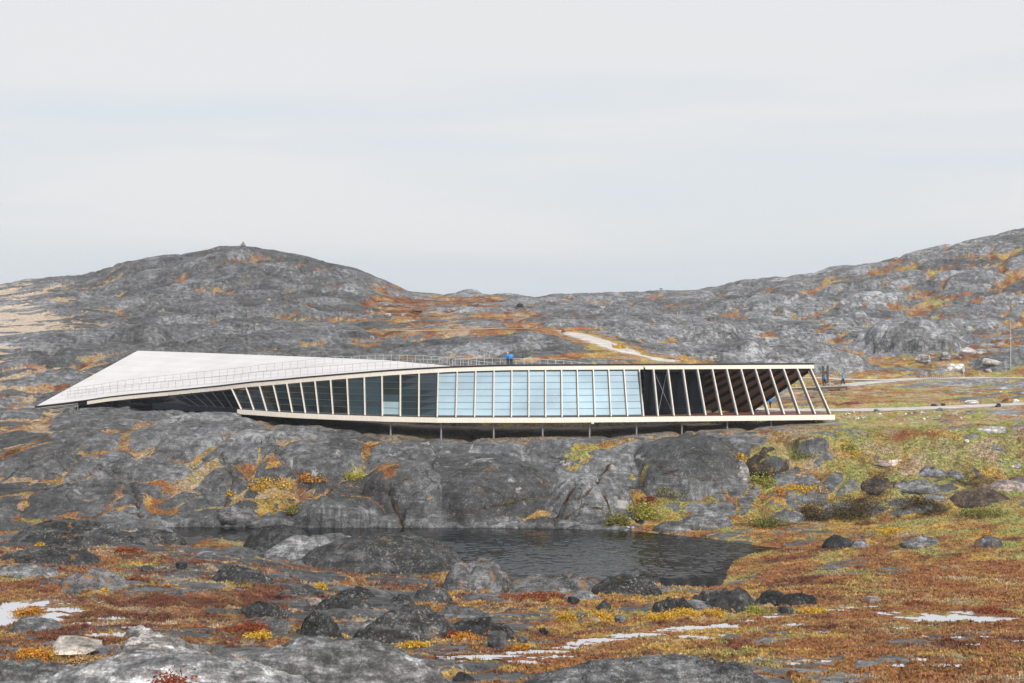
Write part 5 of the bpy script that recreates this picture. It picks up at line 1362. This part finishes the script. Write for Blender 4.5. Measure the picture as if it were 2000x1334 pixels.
# ------------------------------------------------------------------ small built things
# summit cairn
cp = ground(475, 481.5, 380, 470); best_d = float(ds[np.argmax(np.where((ds > 380) & (ds < 520), Z[:, int((475 - PX0) / (PX1 - PX0) * NX)] / ds, -1))])
cx0 = (475 - CX) / F * best_d
t = empty('cairn', (cx0, best_d, gz_at(cx0, best_d))); tag(t, 'small pinkish stone cairn on the summit of the left hill', 'cairn'); t.scale = (.75,) * 3
r_ = random.Random(2)
for lv, (n, rad, z) in enumerate([(6, .85, .25), (5, .6, .7), (3, .4, 1.1), (1, 0, 1.5)]):
    for i in range(n):
        bm = bmesh.new()
        for _ in range(14):
            v = Vector((r_.gauss(0, 1), r_.gauss(0, 1), r_.gauss(0, 1))).normalized(); bm.verts.new((v.x * .46, v.y * .4, v.z * .30))
        bmesh.ops.convex_hull(bm, input=list(bm.verts)); me = bpy.data.meshes.new('stone'); bm.to_mesh(me); bm.free(); me.materials.append(M['rock_tan'])
        o = bpy.data.objects.new('stone', me); COL.objects.link(o); o.parent = t
        a = 2 * math.pi * i / max(n, 1) + lv; o.location = (math.cos(a) * rad, math.sin(a) * rad, z); o.rotation_euler = (0, 0, r_.uniform(0, 6))
# stone figure on the right skyline
d_ = 425; x_ = (1291 - CX) / F * d_
t = empty('stone_marker', (x_, d_, gz_at(x_, d_))); tag(t, 'tiny dark stone marker on the right skyline', 'stone marker'); t.scale = (.6,) * 3
MB().bar(Vector((-.35, 0, -.3)), Vector((-.3, 0, .9)), .3, .3, Vector((0, 1, 0))).build('leg_stone', M['rock_black'], t)
MB().bar(Vector((.4, 0, -.3)), Vector((.35, 0, .9)), .3, .3, Vector((0, 1, 0))).build('leg_stone', M['rock_black'], t)
MB().bar(Vector((-.7, 0, 1.05)), Vector((.75, 0, 1.05)), .35, .3).build('cap_stone', M['rock_black'], t)
# picnic table in the saddle
g = ground(815, 612, 290); t = empty('picnic_table', g); tag(t, 'dark wooden picnic table in the red heath of the saddle', 'picnic table')
k = 1.35
for y in (-.3, -.1, .1, .3): MB().bar(Vector((-1.1 * k, y * k, .78 * k)), Vector((1.1 * k, y * k, .78 * k)), .17 * k, .05 * k).build('table_plank', M['wood_dark'], t)
for y in (-.78, .78): MB().bar(Vector((-1.1 * k, y * k, .46 * k)), Vector((1.1 * k, y * k, .46 * k)), .28 * k, .05 * k).build('bench_plank', M['wood_dark'], t)
for x in (-.75, .75):
    MB().bar(Vector((x * k, -.8 * k, .42 * k)), Vector((x * k, .8 * k, .42 * k)), .1 * k, .1 * k).build('crossbar', M['wood_dark'], t)
    for s_ in (-1, 1): MB().bar(Vector((x * k, s_ * .65 * k, -.05)), Vector((x * k, s_ * .25 * k, .76 * k)), .1 * k, .1 * k, Vector((1, 0, 0))).build('leg', M['wood_dark'], t)
# two dark posts with a board by the path
g = ground(1612, 749, 225); t = empty('info_post', g); tag(t, 'pair of tall weathered wooden posts beside the path behind the open end', 'signpost')
hh = 34 / F * g.y
for dx in (-4.4, 4.4):
    x = dx / F * g.y; MB().bar(Vector((x, 0, -.2)), Vector((x, 0, hh)), .34, .3, Vector((0, 1, 0))).build('post', M['wood_dark'], t)
MB().bar(Vector((-4.4 / F * g.y, .02, hh * .62)), Vector((4.4 / F * g.y, .02, hh * .62)), .08, .5).build('board', M['wood_dark'], t)
# boardwalk to the path
bw_ = [P(px, py, d) for px, py, d in ((1500, 759.5, 232), (1545, 758, 232.5), (1590, 756.2, 233), (1640, 754.2, 233.5), (1655, 753.6, 233.8))]
t = empty('boardwalk', bw_[2]); tag(t, 'narrow grey boardwalk raised over the meadow behind the open end', 'boardwalk')
o0 = Vector(t.location)
for a, b_ in zip(bw_[:-1], bw_[1:]):
    MB().bar(a - o0 + Vector((0, .0, -.22)), b_ - o0 + Vector((0, 0, -.22)), .12, .35).build('side_beam', M['wood_dark'], t)
    n = max(2, int((b_ - a).length / 1.3))
    for i in range(n):
        q0 = a.lerp(b_, i / n); q1 = a.lerp(b_, (i + .93) / n)
        MB().bar(q0 - o0 + Vector((0, .55, 0)), q1 - o0 + Vector((0, .55, 0)), 1.2, .06).build('plank', M['board'], t)
for p in bw_:
    MB().bar(Vector((p.x, p.y + .5, gz_at(p.x, p.y) - .2)) - o0, p - o0 + Vector((0, .5, -.1)), .16, .16, Vector((0, 1, 0))).build('support', M['wood_dark'], t)
# stake fence on the hill foot
g0 = ground(1790, 735.5, 228); t = empty('stake_fence', g0); tag(t, 'low fence of thin pale stakes at the foot of the right hill', 'fence')
for i in range(22):
    px = 1790 + i * 3.85; d = 241.0; x = (px - CX) / F * d; z = gz_at(x, d)
    MB().bar(Vector((x, d, z - .1)) - g0, Vector((x + .04, d, z + 1.05 + .1 * (i % 3))) - g0, .09, .09, Vector((0, 1, 0))).build('stake', M['rail_dull'], t)
x0 = (1788 - CX) / F * 241; x1 = (1873 - CX) / F * 241
MB().bar(Vector((x0, 241.05, gz_at(x0, 241) + .85)) - g0, Vector((x1, 241.05, gz_at(x1, 241) + .85)) - g0, .05, .05).build('rail', M['wood_dark'], t)
# white marker by the path, thin mast
g = ground(1882, 733, 228); t = empty('marker_post', g); tag(t, 'short whitish marker post by the far path', 'marker post')
MB().cyl(Vector((0, 0, -.1)), Vector((0, 0, .55)), .07, n=8).build('foot', M['rock_white'], t)
MB().cyl(Vector((0, 0, .55)), Vector((0, 0, 1.15)), .22, .16, n=10).build('head', M['rail'], t)
g = ground(1974, 722, 232); t = empty('mast', g); tag(t, 'thin grey mast in front of the right hill', 'mast')
hm = 92 / F * g.y
MB().cyl(Vector((0, 0, -.1)), Vector((0, 0, hm)), .085, .05, n=8).build('pole', M['rail'], t)
MB().cyl(Vector((0, 0, -.1)), Vector((0, 0, .5)), .2, .16, n=8).build('foot', M['galv'], t)

# ------------------------------------------------------------------ shrubs and hummocks
def leaf_cloud(n, rx, ry, rz, size, cols, seed, clump=7):
    """small leaf faces through an uneven half-ellipsoid volume"""
    r = np.random.default_rng(seed)
    cc = r.normal(size=(clump, 3)); cc /= np.linalg.norm(cc, axis=1)[:, None]; cc *= r.uniform(.25, .8, (clump, 1)); cc[:, 2] = np.abs(cc[:, 2]) * .75
    w = r.integers(0, clump, n); p = cc[w] + r.normal(size=(n, 3)) * .20
    p[:, 2] = np.abs(p[:, 2])
    p = p * np.array((rx, ry, rz))
    t1 = r.normal(size=(n, 3)); t1 /= np.linalg.norm(t1, axis=1)[:, None]; t2 = np.cross(t1, r.normal(size=(n, 3))); t2 /= np.linalg.norm(t2, axis=1)[:, None]
    s = size * r.uniform(.6, 1.4, (n, 1))
    co_ = np.stack([p - t1 * s, p + t2 * s * .55, p + t1 * s, p - t2 * s * .55], 1).reshape(-1, 3)
    ci = r.random((n, 1)); c0 = np.array(cols[0]); c1 = np.array(cols[1])
    cl = (c0 + (c1 - c0) * (.5 * ci + .5 * r.random((clump, 1))[w])) * r.uniform(.6, 1.35, (n, 1))
    cl = np.concatenate([cl, np.ones((n, 1))], 1)
    return co_, np.repeat(cl, 4, 0)
YEL = ((.55, .30, .03), (.62, .42, .05)); ORA = ((.48, .17, .02), (.55, .30, .04)); LIM = ((.27, .27, .05), (.42, .38, .08)); OLI = ((.12, .13, .035), (.27, .24, .06)); BRO = ((.06, .04, .02), (.14, .10, .04)); RED = ((.20, .04, .018), (.30, .09, .03)); TAN = ((.45, .32, .17), (.36, .2, .08))
def shrub(name, label, px, py, wpx, hpx, cols, dmin, cat='shrub', dens=1.0):
    g = ground(px, py, dmin); d = g.y; W = wpx / F * d / 2 * 1.15; H = hpx / F * d
    n = int(np.clip(wpx * hpx * 1.1 * dens, 160, 5200))
    co_, cl = leaf_cloud(n, W, W * .7, H * 1.05, max(.06, d / 1500), cols, int(px * 13 + py), clump=int(np.clip(wpx / 6, 5, 16)))
    q_ = np.arange(n * 4).reshape(-1, 4)
    o = np_mesh(name, co_, q_, M['leaf'], False, {'leaf_col': ('FLOAT_COLOR', cl)})
    o.location = (g.x, g.y + W * .4, g.z - .05)
    return tag(o, label, cat)
S = shrub
S('shrub', 'yellow dwarf shrub behind the striped whaleback, left one', 507, 1254, 62, 16, YEL, 60)
S('shrub', 'large yellow dwarf shrub below the large steep mound', 738, 1255, 72, 26, YEL, 60)
S('shrub', 'yellow dwarf shrub right of the large yellow one below the steep mound', 805, 1266, 62, 17, YEL, 60)
S('shrub', 'yellow green tussock above the runnel in the centre', 1105, 1216, 44, 26, YEL, 60)
S('shrub', 'yellow shrub strip left of the small blue grey stone', 1175, 1212, 60, 16, YEL, 60)
S('shrub', 'yellow shrub below the black overhanging rock', 1330, 1206, 76, 16, YEL, 60)
S('shrub', 'yellow green shrub below the black pointed rock', 1482, 1202, 54, 20, LIM, 60)
S('shrub', 'yellow shrub below the black jagged shore rock', 1400, 1206, 60, 16, YEL, 60)
S('shrub', 'orange brown tussock below the dark pale-faced boulder', 1014, 1272, 40, 15, ORA, 60)
S('shrub', 'yellow shrub left of the pale-faced boulder', 905, 1250, 60, 16, ORA, 60)
S('shrub', 'yellow sprig patch on top of the striped whaleback', 655, 1310, 52, 12, YEL, 50)
S('shrub', 'yellow growth at the right foot of the striped whaleback', 760, 1330, 70, 16, YEL, 46)
S('hummock', 'rust red heather hummock cut by the bottom edge', 322, 1400, 118, 82, RED, 40, 'heather hummock', 1.2)
S('hummock', 'red brown heather hummock in the left tundra', 240, 1082, 62, 15, RED, 90, 'heather hummock')
S('hummock', 'orange brown hummock inside the white pool', 52, 1202, 62, 20, ORA, 60, 'grass hummock')
S('hummock', 'straw coloured grass clump in front of the pale squared block', 170, 1298, 70, 20, TAN, 55, 'grass clump')
S('hummock', 'orange grass clump left of the pale squared block', 60, 1284, 90, 14, ORA, 55, 'grass clump')
S('shrub', 'yellow orange shrub on the cliff left of the boulder by the water', 445, 972, 44, 16, YEL, 168)
S('shrub', 'broad orange and yellow shrub patch in the cliff hollow', 525, 958, 80, 24, YEL, 168)
S('shrub', 'orange shrub patch right of the broad patch in the cliff hollow', 605, 944, 70, 22, ORA, 168)
S('shrub', 'lime green shrub on the cliff below the floor', 692, 938, 40, 20, LIM, 168)
S('shrub', 'olive shrub hanging over the pond at the cliff foot on the left', 575, 1005, 46, 24, OLI, 166)
S('shrub', 'deep green bush at the water at the right end of the cliff', 1205, 1030, 48, 36, OLI, 160)
S('shrub', 'yellow green bush up slope of the deep green water bush', 1256, 1014, 66, 42, LIM, 160)
S('shrub', 'lime yellow bush in front of the brown crusted rock', 1490, 952, 56, 36, LIM, 165)
S('shrub', 'green shrub patch below the smooth dark whaleback', 1322, 972, 84, 26, OLI, 165)
S('shrub', 'dark red shrub beside the green patch below the whaleback', 1270, 985, 40, 18, RED, 165)
S('shrub', 'bright lime bush on the bank below the open end', 1662, 882, 42, 20, LIM, 178)
S('shrub', 'yellow bush touching the bright lime bush', 1672, 893, 36, 14, YEL, 178)
S('shrub', 'large dark brown shrub at the foot of the green bank', 1690, 1016, 150, 40, BRO, 158)
S('shrub', 'dark olive shrub left of the large dark brown shrub', 1590, 1018, 66, 34, BRO, 158)
S('shrub', 'dark brown shrub right of the large dark brown shrub', 1800, 996, 90, 28, BRO, 158)
S('shrub', 'olive yellow shrub at the pond corner', 1500, 1032, 80, 26, OLI, 156)
S('shrub', 'yellow shrub below the blue grey bank rock', 1590, 966, 90, 18, YEL, 168)
S('shrub', 'orange shrub left of the blue grey bank rock', 1530, 968, 44, 16, ORA, 168)
S('shrub', 'green shrub high on the bank near the brown crusted rock', 1565, 898, 60, 16, OLI, 178)
S('shrub', 'yellow growth between the whaleback and the brown crusted rock', 1445, 905, 34, 22, YEL, 172)
S('shrub', 'green low shrub on the marsh bank near the right edge', 1920, 1012, 110, 22, OLI, 140)
S('shrub', 'yellow tussock behind the lone black marsh rock', 1745, 1044, 80, 14, YEL, 130)
S('shrub', 'orange tussock near the right edge beside the brownish marsh rock', 1925, 1052, 40, 18, ORA, 130)
S('shrub', 'yellow shrub beside the hill track', 1213, 681, 32, 10, YEL, 238)

S('shrub', 'yellow shrub above the dark blue knob, below the pond dome', 625, 1150, 40, 14, YEL, 90)
S('shrub', 'small yellow tuft right of the lichened left tundra rock', 205, 1157, 22, 12, YEL, 80)
S('shrub', 'yellow tuft at the foot of the broad dark left rock', 80, 1068, 24, 11, YEL, 90)
S('hummock', 'red heath mound in front of the flat lichen-covered shore rock', 1050, 1176, 120, 14, RED, 80, 'heath mound')
S('hummock', 'red heath mound left of the black broken rock bed', 872, 1246, 40, 18, RED, 60, 'heath mound', 2.2)
S('hummock', 'dark red heath mound between pool and striped whaleback', 470, 1238, 120, 16, RED, 60, 'heath mound')
S('hummock', 'dark red heath mound behind the big pool at right', 1945, 1200, 80, 14, RED, 70, 'heath mound', 1.6)
S('hummock', 'red heath mound near the pink block right of the runnel', 1800, 1182, 60, 9, RED, 70, 'heath mound')
S('shrub', 'yellow shrub row at the foot of the jagged black shore rock', 1290, 1212, 70, 14, YEL, 60)
S('shrub', 'yellow tussock left of the thin runnel near small black stone', 1590, 1200, 60, 12, YEL, 60)

# ------------------------------------------------------------------ ground cover nobody could count
def cover_mesh(name, label, n, rsel, csel, hgt, wid, seed, wfun):
    r = np.random.default_rng(seed)
    sub = np.argwhere(np.outer(rsel, csel))
    sub = sub[r.random(len(sub)) < .9]
    w = wfun(sub[:, 0], sub[:, 1]); w = w / w.sum()
    pick = sub[r.choice(len(sub), n, p=w)]
    jx = r.uniform(-.5, .5, n); jy = r.uniform(-.5, .5, n)
    px = pxs[pick[:, 1]] + jx * (PX1 - PX0) / NX; d = ds[pick[:, 0]] + jy * .19
    z = zat_arr(px, d); x = (px - CX) / F * d
    base = np.stack([x, d, z + CZ - .02], 1)
    col = veg[pick[:, 0], pick[:, 1]]
    K = 4
    b_ = np.repeat(base, K, 0); m = n * K
    a = r.uniform(0, 2 * np.pi, m); lean = r.uniform(.1, .75, m)[:, None]
    h = (hgt * r.uniform(.5, 1.4, m))[:, None]; w_ = (wid * r.uniform(.6, 1.4, m))[:, None]
    dr = np.stack([np.cos(a), np.sin(a), np.zeros(m)], 1); sd_ = np.stack([-np.sin(a), np.cos(a), np.zeros(m)], 1)
    o_ = b_ + dr * r.uniform(0, wid, m)[:, None]
    tip = o_ + dr * lean * h + np.array((0, 0, 1)) * h * (1 - lean * .4)
    co_ = np.stack([o_ - sd_ * w_ * .5, o_ + sd_ * w_ * .5, tip], 1).reshape(-1, 3)
    cl = np.repeat(col, K, 0) * np.repeat(r.uniform(.78, 1.25, (n, 1)), K, 0) * r.uniform(.85, 1.18, (m, 1)) * (1 + r.normal(0, .05, (m, 3)))
    cl = np.concatenate([np.clip(cl, .004, .85), np.ones((m, 1))], 1)
    o = np_mesh(name, co_, np.arange(m * 3).reshape(-1, 3), M['leaf'], False, {'leaf_col': ('FLOAT_COLOR', np.repeat(cl, 3, 0))})
    return tag(o, label, kind='stuff')
cs = (pxs > -60) & (pxs < 2060)
wv = lambda i, j: np.clip(vegf_now[i, j], 0, 1) ** 2 + 1e-6
vegf_now = 1 - rock
wet = np.zeros(Z.shape, bool); tmp = np.zeros(Zp.shape, bool); tmp |= sd < .25; wet[rows_p] = tmp
for x, d, z0, hx, hy, sd_ in pool_data:
    i0 = np.searchsorted(ds, d - hy * 2.2); i1 = np.searchsorted(ds, d + hy * 2.2)
    dx = (X2[i0:i1] - x) / hx; dy = (D2[i0:i1] - d) / hy
    wet[i0:i1] |= np.sqrt(dx * dx + dy * dy) < pool_r(np.arctan2(dy, dx), sd_) * 1.08
vegf_now[wet] = 0
cover_mesh('tundra_plants', 'low orange and red tundra plants of the near ground', 52000, (ds > 50) & (ds < 110), cs, .15, .11, 1, wv)
cover_mesh('tundra_plants', 'low orange and yellow marsh plants round the pond', 42000, (ds >= 110) & (ds < 168), cs, .20, .16, 2, wv)
cover_mesh('bank_plants', 'grass and dwarf shrubs on the rock bank below the building', 34000, (ds >= 168) & (ds < 192), cs, .14, .15, 3, wv)
